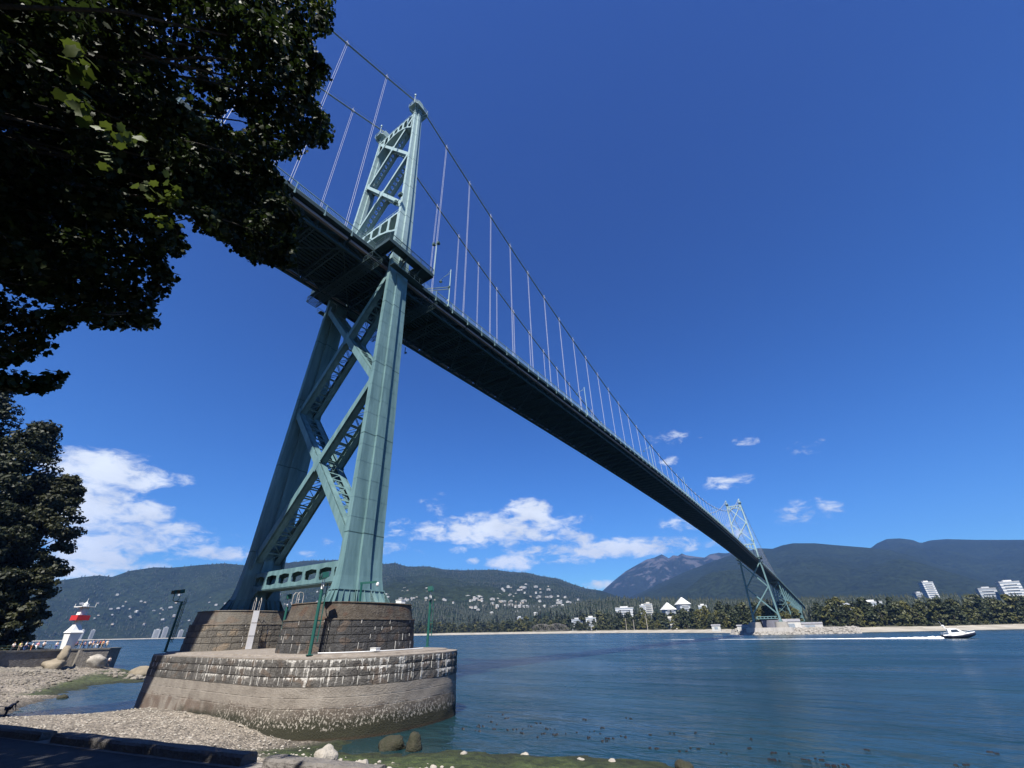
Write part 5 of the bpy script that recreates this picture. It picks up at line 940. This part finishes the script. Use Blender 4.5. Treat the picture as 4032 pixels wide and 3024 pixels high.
TOWERW = [mat('tower_concrete_%s' % nm, cl, .8, .1, .2) for nm, cl in (('white', (.50,.50,.49)), ('grey', (.34,.35,.36)), ('cream', (.44,.42,.37)))]; tcount = [0]
def block(name, a, D, w, d, h, floors, label, rz=0, roof=None, zoff=0, wall=None, top=None):
    tcount[0] += 1; wall = wall or TOWERW[(0,0,1,0,2)[tcount[0] % 5] if 'grey' not in label else 1]
    x, y, z = P2(a, D); z += zoff; t = empty(name, (x,y,z), R(-a)+rz, label, 'building'); b = MB(); fh = h/floors
    b.b2((-w/2,-d/2,-6),(w/2,d/2,h)); b.build('wall', wall, t)
    for f in range(floors):
        b = MB(); z0 = f*fh+fh*.32; b.b2((-w/2-.05,-d/2-.08,z0),(w/2+.05,d/2+.08,z0+fh*.46)); b.build('window_band', GREYW, t)
        b = MB(); b.b2((-w*.32,-d/2-1.3,f*fh-.1),(w*.32,-d/2+.1,f*fh+.95)); b.build('balcony', wall, t)
    b = MB()
    if roof == 'pyr': b.add([(-w*.62,-d*.62,h),(w*.62,-d*.62,h),(w*.62,d*.62,h),(-w*.62,d*.62,h),(-w*.06,0,h+w*.62),(w*.06,0,h+w*.62)], ((0,1,5,4),(1,2,5),(2,3,4,5),(3,0,4),(3,2,1,0)))
    else: b.b2((-w/2-.5,-d/2-.5,h),(w/2+.5,d/2+.5,h+.8)); b.b2((-w*.22,-d*.25,h+.8),(w*.2,d*.25,h+3.6))
    b.build('roof', TOWERW[0] if roof == 'pyr' else wall, t); return t
def by_el(a, D, el): return math.tan(R(el))*D+EYE[2]
def bl(name, a, D, el_top, w, d, floors, label, roof=None, rz=0):
    z0 = P2(a, D)[2]; h = by_el(a, D, el_top)-z0-(w*.62 if roof == 'pyr' else 3); return block(name, a, D, w, d, h, floors, label, rz, roof)
bl('apartment_tower', -14.26, 1180, 2.98, 24, 22, 14, 'tall white tower with a white pyramid roof left of the far bridge tower', 'pyr', .4)
bl('apartment_tower', -15.95, 1160, 2.50, 24, 22, 12, 'white tower whose pyramid roof peeks over the trees', 'pyr', .4)
bl('apartment_tower', -18.75, 1200, 2.40, 14, 16, 12, 'slender white tower with glass front beside a taller white slab')
bl('apartment_tower', -18.1, 1240, 2.58, 20, 16, 13, 'taller white slab tower behind the slender glass fronted tower')
bl('apartment_building', -20.9, 1250, 2.22, 46, 18, 9, 'wide low white apartment building with a roof box among trees')
bl('apartment_building', -24.95, lin(SHORE,-24.95)+85, 1.30, 22, 18, 7, 'white block standing at the shore trees below the hill houses')
bl('apartment_building', -26.6, lin(SHORE,-26.6)+120, 1.15, 26, 16, 6, 'pale stepped block half hidden left of the white shore block')
bl('apartment_building', -33.5, lin(SHORE,-33.5)+330, 1.45, 20, 18, 8, 'grey block among dark conifers below the hill houses')
bl('apartment_building', -15.9, lin(SHORE,-15.9)+95, 1.05, 20, 14, 3, 'small pale building between trees under the pyramid tower')
bl('glass_tower', 7.75, 1500, 3.30, 22, 18, 18, 'glassy tower rising above the trees on the right with balcony slabs', None, .5)
bl('glass_tower', 6.9, 1540, 2.45, 18, 16, 13, 'lower grey tower left behind the glassy balcony tower', None, .5)
bl('apartment_building', 11.4, 1500, 2.55, 30, 16, 11, 'white flat topped building above the trees near the right edge', None, .3)
bl('apartment_building', 12.9, 1480, 2.95, 32, 18, 13, 'large white stepped building at the right edge above the trees', None, .3)
rr = random.Random(3)
wv = [(-76.6,.95,16),(-75.9,.95,16),(-71.2,.9,30),(-70.6,1.15,22),(-69.3,.8,20),(-67.0,1.3,18),(-66.5,1.35,20),(-66.0,1.1,30),(-65.2,1.25,18),(-64.3,1.55,34),(-63.6,1.3,24),(-68.2,.55,26)]
wl = ['slim white tower right of the lighthouse', 'second slim white tower right of the lighthouse', 'white stepped block on the far western waterfront', 'taller white block in the far western waterfront row', 'small white block between waterfront groups', 'white tower left in the waterfront cluster by the dark mast', 'white tower in the middle of the waterfront cluster by the dark mast', 'wide white block low in the waterfront cluster', 'white tower right in the waterfront cluster by the dark mast', 'big pale block beside the dark floodlight mast', 'white block right behind the dark floodlight mast', 'low white building at the far waterline']
for (a, e, w), lb in zip(wv, wl):
    D = lin(SHORE, a)+110; z0 = P2(a, D)[2]; block('waterfront_tower', a, D, w*1.05, w*.8, (by_el(a, D, e)-z0)*.72, 11, lb, rr.uniform(-.5,.5), None, 0, HM[0])
# right edge white retaining wall / low roofs above the trees
for a, D, e, w, lb in ((3.1,1050,1.95,34,'long low white building over the trees right of the trestle'),(1.2,1000,1.75,22,'small pale roof above trees near the trestle'),(-12.2,1150,2.2,18,'pale roof among trees right of the pyramid tower')):
    bl('low_building', a, D, e, w, 16, 4, lb)
# sheds and tanks at the foot of the far tower
for x, y, w, d, h, lb, m in ((16,500,17,10,8,'white open shed at the foot of the far tower right leg',HM[0]),(-24,494,13,6,4,'low white boat shed left of the far pier',HM[0]),(-62,552,9,6,5,'white shack at the top of the beach left of the far pier',HM[0]),(30,530,22,9,5,'grey low building under the trestle',HM[1])):
    t = empty('shore_shed', (x,y,4.5), .1, lb, 'shed'); b = MB(); b.b2((-w/2,-d/2,-2),(w/2,d/2,h*.72)); b.build('wall', m, t); b = MB(); b.add([(-w/2-.5,-d/2-.5,h*.72),(w/2+.5,-d/2-.5,h*.72),(w/2+.5,d/2+.5,h*.72),(-w/2-.5,d/2+.5,h*.72),(-w/2-.5,0,h),(w/2+.5,0,h)], ((0,1,5,4),(2,3,4,5),(1,2,5),(3,0,4),(3,2,1,0))); b.build('roof', RM[0], t); b = MB(); b.b2((-w*.2,-d/2-.1,0),(w*.2,-d/2+.05,h*.5)); b.build('door', GREYW, t)
t = empty('support_wall', (0,512,3), 0, 'dark grey wall between the far tower legs', 'wall'); b = MB(); b.b2((-9,-2,0),(9,2,9)); b.build('wall_slab', mat('dark_slab', (.12,.12,.14), .8, .25, .3, streak=1), t)
# rock apron round the far pier
def rock(b, x, y, z, r, sq=.7, seed=0):
    rd = random.Random(seed); n = 8; rings = []
    for la, rr_ in ((-.8,.55),(-.3,.95),(.25,1.0),(.7,.65),(.95,.25)):
        rings.append([(x+r*rr_*rd.uniform(.75,1.15)*math.cos(6.283*k/n), y+r*rr_*rd.uniform(.75,1.15)*math.sin(6.283*k/n), z+r*sq*la*rd.uniform(.85,1.15)) for k in range(n)])
    return b.loft(rings)
b = MB(); rr = random.Random(8)
for i in range(620):
    x = rr.uniform(-34,66); yb = 452+max(0, x-12)*.62 if x > 12 else 452+max(0, -14-x)*1.6; t_ = rr.random(); y = yb+t_*26; z = -.4+t_*5.2; rock(b, x, y, z, rr.uniform(.7,1.7), .7, i)
tag(b.build('riprap', RIPR), 'pale riprap boulders piled round the far pier', 'rocks', kind='stuff')
b = MB(); V = []
for j in range(8):
    for i in range(40): x = -40+i*2.8; yb = 450+max(0, x-12)*.62 if x > 12 else 450+max(0, -14-x)*1.6; V.append((x, yb+j*(24 if j > 3 else 8.5), [-1.5,.4,2.2,4.6,5,5,5,4.5][j]+rr.uniform(-.2,.2)))
b.add(V, [(j*40+i, j*40+i+1, (j+1)*40+i+1, (j+1)*40+i) for j in range(7) for i in range(39)]); tag(b.build('pier_spit', RIPR), kind='structure')
# driftwood, poles, old truss bridge on the north shore
DRIFT = mat('driftwood', (.40,.36,.30), .9, .2, .5)
for i in range(34):
    a = rr.uniform(-26,30)
    if -9 < a < 1: continue
    D = lin(SHORE, a)+rr.uniform(26,44); x, y, z = P2(a, D); l = rr.uniform(4,11); an = R(-a)+rr.uniform(-.35,.35); b = MB(); b.tube([(-l/2,0,0),(0,.15,.12),(l/2,0,.05)], [.5,.42,.3], 6); o = b.build('driftwood_log', DRIFT); o.location = (x,y,z+.35); o.rotation_euler = (0,0,an)
    tag(o, 'bleached driftwood log on the north beach', 'log', 'driftwood logs on the north beach')
for a, h, lb in ((-20.95,20,'bare grey pole at the left of three on the north beach'),(-20.1,17,'shortest bare pole in the middle of three on the north beach'),(-18.6,25,'tallest bare pole right of three on the north beach')):
    x, y, z = P2(a, lin(SHORE, a)+50); b = MB(); b.tube([(x,y,z-1),(x+.5,y,z+h)], [.45,.25], 6); tag(b.build('utility_pole', DRIFT), lb, 'pole')
x0, y0, _ = P2(-32.2, lin(SHORE,-32.2)+58); x1, y1, _ = P2(-27.6, lin(SHORE,-27.6)+58); A, B_ = Vector((x0,y0,6)), Vector((x1,y1,6)); d = (B_-A)
b = MB(); nb = 10
for s in (-3, 3):
    nrm = Vector((-d.y, d.x, 0)).normalized()*s
    hts = [0,9,12,13,12,9,12,13,12,9,0]
    for i in range(nb):
        p, q = A+d*(i/nb)+nrm, A+d*((i+1)/nb)+nrm; hp_, hq = Vector((0,0,hts[i])), Vector((0,0,hts[i+1])); b.beam(p, q, .6, .8); b.beam(p+hp_, q+hq, .5, .5); b.beam(p if i % 2 else p+hp_, q+hq if i % 2 else q, .4, .4); b.beam(q, q+hq, .35, .35)
tag(b.build('truss_bridge', mat('rusty_grey_steel', (.16,.145,.13), .8, .2, .4)), 'old grey truss bridge half hidden by shore trees', 'truss bridge')

# ------------------------------------------------------------------ boat and wake
t = empty('motor_boat', (103.4,303.6,0), R(4), 'white and black motor boat speeding to the right', 'boat')
NAVY = mat('dark_hull', (.012,.014,.025), .3, .1, 1)
b = MB(); st = [(-4.4,1.55,.35,-.2),(-2,1.7,.35,-.35),(1,1.65,.45,-.3),(3.2,1.2,.75,.05),(4.6,.55,1.05,.5),(5.4,.05,1.25,.95)]
b.loft([[(x,-w,1.0+dz*.55),(x,-w*.85,.25+dz*.4+kz*.2),(x,0,kz),(x,w*.85,.25+dz*.4+kz*.2),(x,w,1.0+dz*.55)] for x, w, dz, kz in st]); b.build('hull', NAVY, t, True)
b = MB(); b.loft([[(x,-w*.97,1.0+dz*.55),(x,w*.97,1.0+dz*.55),(x,w*.9,1.25+dz*.55),(x,-w*.9,1.25+dz*.55)] for x, w, dz, kz in st]); b.build('deck', WHITE, t)
b = MB(); b.loft([[(-2.6,-1.25,1.4),(-2.6,1.25,1.4),(-2.3,1.05,3.3),(-2.3,-1.05,3.3)],[(.6,-1.2,1.5),(.6,1.2,1.5),(.1,1.0,3.3),(.1,-1.0,3.3)],[(2.4,-.95,1.7),(2.4,.95,1.7),(.9,.8,2.9),(.9,-.8,2.9)]]); cb = b.build('cabin', WHITE, t)
b = MB(); b.hexa([(-1.6,-1.26,2.15),(.9,-1.22,2.15),(.9,1.22,2.15),(-1.6,1.26,2.15),(-1.4,-1.13,2.95),(.35,-1.06,2.95),(.35,1.06,2.95),(-1.4,1.13,2.95)]); b.build('window', GLASSD, cb)
b = MB(); b.tube([(-2.4,-1,3.2),(-2.9,-.8,4.1),(-2.9,.8,4.1),(-2.4,1,3.2)], .09, 6); b.lathe((-2.9,0,4.15), [(.1,0),(.45,.15),(.45,.4),(.1,.55)], 10); b.tube([(-2.9,.5,4.1),(-3.2,.5,6)], .03, 5); b.build('radar_arch', WHITE, t)
b = MB(); b.box((-4.7,-.5,.9),(.6,.5,1.3)); b.box((-4.7,.5,.9),(.6,.5,1.3)); b.build('outboard_motor', NAVY, t)
b = MB()
for s in (-1, 1): b.tube([(-1,s*1.5,1.5),(2,s*1.45,2.05),(4.4,s*.55,2.3),(5.3,0,2.35)], .035, 5); b.tube([(-4.3,s*1.45,1.2),(-4.3,s*1.4,2),(-2.8,s*1.4,2.1)], .04, 5)
b.build('rail', WHITE, t); t.rotation_euler = (0, R(-3.5), R(4)); t.scale = (1.35, 1.35, 1.35)
FOAM = mat('foam', (.66,.68,.69), .9, .12, .6, .5, 3)
b = MB(); n = 150; V = []; rr = random.Random(2)
for i in range(n):
    t_ = i/(n-1); x = 99.5-t_*150; w = (1.3+3.4*min(1, t_*8)*(1-.92*t_))*rr.uniform(.82,1.15) if t_ < .96 else .2; h = 1.15*math.exp(-t_*7)+.12*(1-t_)+.02; y = 303.4+3*t_**1.5*2
    for k in range(7): u = k/3-1; V.append((x+rr.uniform(-.3,.3), y+u*w*rr.uniform(.75,1.1), .01+h*max(0,1-u*u)*rr.uniform(.45,1.2)))
b.add(V, [(i*7+k, i*7+k+1, (i+1)*7+k+1, (i+1)*7+k) for i in range(n-1) for k in range(6)])
tag(b.build('wake', FOAM, None, True), 'long white foaming wake trailing left of the boat', 'wake', kind='stuff')
b = MB(); rr = random.Random(5)
for i in range(70):
    u = rr.random(); x = 24+u*38+rr.uniform(-3,3); y = 2.5+(x-24)*.10+abs(rr.gauss(0,3.4)); z = .012
    for k in range(rr.randint(1,4)): dx, dy = rr.uniform(-.35,.35), rr.uniform(-.2,.2); r = rr.uniform(.03,.085); b.loft([[(x+dx+r*1.9*math.cos(q), y+dy+r*math.sin(q), z-.03) for q in (0,1.3,2.6,3.9,5.2)], [(x+dx+r*1.2*math.cos(q), y+dy+r*.7*math.sin(q), z+.05) for q in (0,1.3,2.6,3.9,5.2)]])
tag(b.build('floating_kelp', mat('kelp', (.010,.007,.008), .5, .3, 3)), 'dark red kelp floating near the mossy shore', 'kelp', kind='stuff')

# ------------------------------------------------------------------ rocks on the near shore
ROCKM = [mat('pale_boulder', (.29,.265,.225), .95, .3, 1.2, .6, 6), mat('mossy_boulder', (.036,.033,.02), .9, .5, 3, .8, 8, col2=(.02,.022,.010)), mat('brown_boulder', (.19,.16,.115), .9, .3, .4, .5, 3)]
def boulder(x, y, z, r, m, label, sx=1, sy=1, sz=.8, seed=0, group=None, sub=3):
    import bmesh
    bm = bmesh.new(); bmesh.ops.create_icosphere(bm, subdivisions=sub, radius=1)
    for v in bm.verts:
        n = mnoise.noise(v.co*1.1+Vector((seed*3.1,0,0)))*.35+mnoise.noise(v.co*2.7+Vector((0,seed*2.3,0)))*.16+(mnoise.noise(v.co*7+Vector((0,seed*2.3,0)))*.05); v.co = Vector((v.co.x*sx, v.co.y*sy, v.co.z*sz))*r*(1+n)
    me = bpy.data.meshes.new('boulder'); bm.to_mesh(me); bm.free(); o = finish(me, 'boulder', m, None, sub > 2); o.location = (x,y,z); o.rotation_euler = (0,0,seed*1.3); return tag(o, label, 'boulder', group)
boulder(26.6,-12.1,.95,.62,ROCKM[0],'large pale boulder at the edge of the weed below the curb',1.1,.8,.85,1)
boulder(29.4,-11.5,.72,.36,ROCKM[0],'smaller rounded pale boulder right of the large one',1.3,.8,.8,2)
boulder(24.9,-5.3,.12,.80,ROCKM[1],'wide mossy rock standing in the shallow water',1.25,.8,.85,3)
boulder(26.5,-4.6,.15,.80,ROCKM[1],'taller mossy rock beside the wide one in the shallow water',.95,.7,1.15,4)
boulder(-91.4,-.4,2.3,1.75,ROCKM[2],'rounded lower boulder against the far seawall',1.35,1,.75,5)
boulder(-91.7,.7,4.2,1.5,ROCKM[2],'leaning brown boulder perched on the rounded one',.7,1.0,1.2,6)
boulder(-92.8,7.2,2.7,1.6,ROCKM[0],'flat pale boulder beside the seawall steps',.6,1.3,.9,7)
boulder(-78,13,.5,2.0,ROCKM[2],'big tan rock at the tip of the weedy spit',1.5,.8,.6,8)
for i, (x, y, z, r, lb) in enumerate(((34.5,-2.0,.05,.22,'pale stone on the weed near the middle of the shore'),(40.3,-.8,.08,.26,'white topped stone at the right of the weedy shelf'),(38.4,-1.4,.08,.2,'small grey stone left of the white topped stone'),(31.0,-4.3,.15,.25,'little pale stone at the left of the weedy shelf'),(-15.0,-16.8,.1,.5,'dark stone in the near shallows of the left bay'),(-41,-9,.0,.6,'lone dark stone in the left bay'),(44.5,.2,.05,.55,'dark weedy rock near the right end of the shelf'),(47.5,-.6,.1,.26,'pale stone at the far right of the shelf'))):
    boulder(x, y, z, r, ROCKM[1] if 'dark' in lb else ROCKM[0], lb, 1.2, .9, .7, 20+i)
b = MB(); rr = random.Random(77)
def sc(n, x0, x1, y0, y1, r0, r1, cond=None):
    xs = np.array([rr.uniform(x0,x1) for _ in range(n)]); ys_ = np.array([rr.uniform(y0,y1) for _ in range(n)]); zs_ = beach_z(xs, ys_)
    for i in range(n):
        if zs_[i] < -.05 or (cond and not cond(xs[i], ys_[i], zs_[i])): continue
        rock(b, xs[i], ys_[i], zs_[i]+.02, rr.uniform(r0,r1)*rr.uniform(.7,1.3), .6, i)
sc(1700, -97, -36, -26, 8, .12, .34, lambda x, y, z: z > .3 and .45*x+y < -32.5)
sc(420, -94, -80, -14, 4, .28, .62, lambda x, y, z: z > 1.2)
sc(60, -90, -50, 6, 12, .25, .7)
ROCKM.append(mat('beach_rock', (.24,.215,.175), .95, 0, .35, .6, 5, col2=(.085,.075,.06)))
tag(b.build('loose_rocks', ROCKM[3]), 'pale loose rocks covering the left beach', 'rocks', kind='stuff')
b = MB()
sc(1300, -12, 26, -26, -8.5, .04, .10, lambda x, y, z: not (abs(x) < 11 and y > -9.4)); sc(900, 24, 52, -16, 0, .06, .18, lambda x, y, z: z > .5)
tag(b.build('pebbles', ROCKM[0]), 'pale pebbles scattered over the near beach', 'pebbles', kind='stuff')

# ------------------------------------------------------------------ lighthouse
t = empty('lighthouse', (-97.4,1.9,5.2), R(15), 'white lighthouse with a red band at the point', 'lighthouse')
SQ = ((-1,-1),(1,-1),(1,1),(-1,1))
def sqloft(T): return MB().loft([[(x*w, y*w, z) for x, y in SQ] for w, z in T])
sqloft(((.85,0),(1.15,3.3),(1.3,3.5))).build('base', WHITE, t); sqloft(((1.35,3.5),(1.0,4.1),(.62,5.0),(.48,6.1))).build('skirt', WHITE, t)
sqloft(((1.3,6.1),(1.3,7.15))).build('red_band', REDP, t); sqloft(((.75,7.25),(.6,9.0))).build('lantern_room', WHITE, t)
b = MB(); b.box((0,0,9.0),(3.0,3.0,.16)); 
for s in (-1, 1):
    for e in (-1, 1): b.tube([(s*1.4,e*1.4,9),(s*1.4,e*1.4,9.7)], .05, 5)
b.build('gallery', WHITE, t)
b = MB(); b.lathe((0,0,9.1), [(.42,0),(.42,.6),(.15,.9),(.05,1.1),(.04,1.8)], 10); b.build('lantern', WHITE, t)
# steps in the far wall
b = MB(); 
for k in range(11): b.b2((-93.9+.12*k-.9,3.6+.42*k,1.3),(-93.9+.12*k+.5,4.02+.42*k,5.1-.34*k))
tag(b.build('stone_steps', STONEW), 'stone steps going down the face of the far seawall', 'steps')
# metal fence along the point
t = empty('railing_fence', (-100,-2,5.3), 0, 'dark railing behind the people on the point', 'fence'); b = MB()
for zz in (.5, 1.0): b.beam((0,-16,zz), (1.5,3.5,zz), .06, .06)
b.build('rails', STEELJ, t); b = MB()
for k in range(10): b.box((1.5*k/9,-16+19.5*k/9,.5),(.08,.08,1.0))
b.build('posts', STEELJ, t)

# ------------------------------------------------------------------ people
def skin_mesh(name, nodes, edges, m, parent=None, sub=1):
    me = bpy.data.meshes.new(name); me.from_pydata([n[:3] for n in nodes], edges, []); o = bpy.data.objects.new(name, me); COL.objects.link(o)
    sk = o.modifiers.new('skin', 'SKIN'); sk.use_smooth_shade = True; 
    for v, n in zip(me.skin_vertices[0].data, nodes): v.radius = (n[3], n[4] if len(n) > 4 else n[3])
    me.skin_vertices[0].data[0].use_root = True
    if sub: o.modifiers.new('sub', 'SUBSURF').render_levels = sub; o.modifiers['sub'].levels = sub
    dg = bpy.context.evaluated_depsgraph_get(); m2 = bpy.data.meshes.new_from_object(o.evaluated_get(dg)); bpy.data.objects.remove(o); bpy.data.meshes.remove(me)
    return finish(m2, name, m, parent, True)
SKIN = mat('skin', (.45,.28,.20), .6, .1, 3); HAIRM = [mat('dark_hair', (.03,.022,.016), .7, .2, 6), mat('fair_hair', (.25,.17,.09), .7, .2, 6)]
def pose(kind, sw=.0):
    hip = Vector((0,0,.95)); lean = {'stand':0,'walk':.05,'bend':1.0,'crouch':.75}[kind]
    if kind == 'crouch': hip = Vector((0,.0,.45))
    def up(l, x=0): return (x, hip.y-math.sin(lean)*l, hip.z+math.cos(lean)*l)
    P = {'hip':hip[:], 'ch':up(.32), 'nk':up(.52), 'hd':up(.64), 'top':up(.78)}
    for s, n in ((-1,'l'),(1,'r')):
        f = sw*s; P['th'+n] = (s*.10, hip.y, hip.z-.06)
        if kind == 'crouch': P['kn'+n] = (s*.16, -.38, .48); P['an'+n] = (s*.13, .02, .08); P['to'+n] = (s*.13, -.18, .03)
        else: P['kn'+n] = (s*.11, -f*.22-.02, .50); P['an'+n] = (s*.11, f*.25, .08); P['to'+n] = (s*.12, f*.25-.17, .03)
        sh = up(.47, s*.19); P['sh'+n] = sh
        if kind in ('bend','crouch'): P['el'+n] = (s*.24, sh[1]-.08, sh[2]-.28); P['wr'+n] = (s*.2, sh[1]-.22, max(.1, sh[2]-.52)); P['ha'+n] = (s*.19, sh[1]-.26, max(.04, sh[2]-.60))
        else: P['el'+n] = (s*.27, sh[1]+.02+f*.2, sh[2]-.29); P['wr'+n] = (s*.26, sh[1]-.10-f*.25, sh[2]-.53); P['ha'+n] = (s*.25, sh[1]-.14-f*.3, sh[2]-.61)
    return P
RAD = {'hip':.15,'ch':.155,'nk':.06,'hd':.095,'top':.07,'th':.095,'kn':.06,'an':.045,'to':.035,'sh':.065,'el':.045,'wr':.032,'ha':.042}
ED = [('hip','ch'),('ch','nk'),('nk','hd'),('hd','top')]+[e for n in 'lr' for e in (('hip','th'+n),('th'+n,'kn'+n),('kn'+n,'an'+n),('an'+n,'to'+n),('ch','sh'+n),('sh'+n,'el'+n),('el'+n,'wr'+n),('wr'+n,'ha'+n))]
def part(name, P, keys, m, par, inf=1.0):
    ks = list(keys); nodes = [(*P[k], RAD[k if k in RAD else k[:-1]]*inf*(1.25 if k in ('hip','ch') else 1), RAD[k if k in RAD else k[:-1]]*inf) for k in ks]
    return skin_mesh(name, nodes, [(ks.index(a), ks.index(b_)) for a, b_ in ED if a in ks and b_ in ks], m, par)
CL = {}
def cloth(c):
    if c not in CL: CL[c] = mat('cloth_%d' % len(CL), c, .85, .12, 3)
    return CL[c]
protoP = {}
def person(kind, loc_, rz, shirt, trousers, hair, label, s=1.0, group='people on the lighthouse point'):
    t = empty('person', loc_, rz, label, 'person', group); t.scale = (s,s,s)
    if kind not in protoP:
        P = pose(kind, {'walk':.9}.get(kind, .15)); body = part('body', P, list(RAD_KEYS), SKIN, t); sh = part('shirt', P, ['hip','ch','shl','shr','ell','elr'], WHITE, t, 1.16); tr = part('trousers', P, ['hip','thl','thr','knl','knr','anl','anr'], WHITE, t, 1.2)
        h = P['hd']; tp = P['top']; b = MB(); ax = (Vector(tp)-Vector(h)).normalized(); c0 = Vector(h)+ax*.05+Vector((0,.02,0)); b.lathe((0,0,0), [(.112,-.05),(.118,.03),(.10,.10),(.05,.14)], 10); hr = b.build('hair', HAIRM[0], t, True); hr.location = c0; hr.rotation_euler = Vector((0,0,1)).rotation_difference(ax).to_euler()
        protoP[kind] = [body, sh, tr, hr]; L = protoP[kind]; new = L
    else:
        new = []
        for o in protoP[kind]: c = o.copy(); COL.objects.link(c); c.parent = t; new.append(c)
    for o, m in zip(new[1:], (cloth(shirt), cloth(trousers), HAIRM[hair])):
        o.material_slots[0].link = 'OBJECT'; o.material_slots[0].material = m
    return t
RAD_KEYS = ['hip','ch','nk','hd','top']+[k+n for n in 'lr' for k in ('th','kn','an','to','sh','el','wr','ha')]
WH, DK, PK, RD, YL, BU, PU, OR, TN = (.75,.75,.73), (.025,.025,.035), (.6,.2,.35), (.5,.06,.04), (.62,.62,.12), (.05,.08,.25), (.10,.04,.14), (.65,.22,.08), (.35,.28,.2)
pp = [('walk',-96.9,-7.3,WH,DK,'person in white shirt and dark trousers leading the walkers at the left'),('stand',-96.5,-6.3,YL,TN,'person in pale yellow shirt left of the boulder'),('walk',-97.2,-5.3,WH,BU,'person in white shirt and blue trousers above the boulder'),('stand',-96.4,-4.4,WH,OR,'person in white top and orange trousers above the boulder'),('walk',-96.8,-3.5,PK,WH,'person in pink shirt and white trousers walking on the wall'),('stand',-97,-2.4,WH,DK,'person in white shirt standing apart right of the pink shirt'),('stand',-96.9,-.2,WH,BU,'person in white shirt just left of the lighthouse'),('walk',-96.3,3.2,PU,DK,'person in dark purple top in front of the lighthouse'),('stand',-96.1,4.0,DK,TN,'person in black top right of the dark purple top'),('walk',-96.4,4.7,PU,BU,'person in purple top and blue trousers by the steps'),('stand',-96.0,5.5,WH,DK,'person in white top and dark trousers above the steps'),('walk',-96.3,6.2,BU,TN,'person in navy shirt and tan trousers above the steps'),('stand',-96.1,6.9,DK,WH,'person in black top and white trousers near the wall end'),('stand',-96.5,7.6,RD,DK,'person in red top near the end of the wall'),('walk',-96.0,8.0,OR,TN,'person in orange top near the end of the wall'),('stand',-97.2,8.3,YL,DK,'person in yellow top behind the red top'),('walk',-96.2,8.9,WH,TN,'last person in white at the right end of the wall'),('walk',-99,-9.6,RD,DK,'person in red top in the shade at the left of the walkers')]
for i, (k, x, y, c1, c2, lb) in enumerate(pp): person(k, (x, y, 5.28), R(60+i*37 % 200), c1, c2, 1 if i % 4 == 0 else 0, lb, 1.0+.04*((i*7) % 3-1))
person('stand', (-93.4,9.9,1.75), R(80), WH, DK, 0, 'lone person in white standing on the rocks below the wall end', 1, None)
person('bend', (-17.8,-18.7,.55), R(200), DK, DK, 0, 'person in black bending over the stones by the left bay', .95, 'people bending at the waterside')
person('crouch', (-18.4,-20.2,.65), R(150), (.12,.02,.03), DK, 0, 'person in dark red bending at the left edge of the bay', .95, 'people bending at the waterside')
# ------------------------------------------------------------------ air
hz = bpy.data.materials.new('haze'); hz.use_nodes = True; t = hz.node_tree; t.nodes.clear()
pv = nd(t, 'ShaderNodeVolumePrincipled'); pv.inputs['Color'].default_value = (.19,.43,1.0,1); pv.inputs['Density'].default_value = 4.8e-5; pv.inputs['Anisotropy'].default_value = .2
om = nd(t, 'ShaderNodeOutputMaterial'); t.links.new(pv.outputs[0], om.inputs['Volume'])
b = MB(); b.b2((-11500,-3000,-6),(9000,11500,1750)); tag(b.build('haze', hz), 'thin blue air over the inlet', kind='stuff')
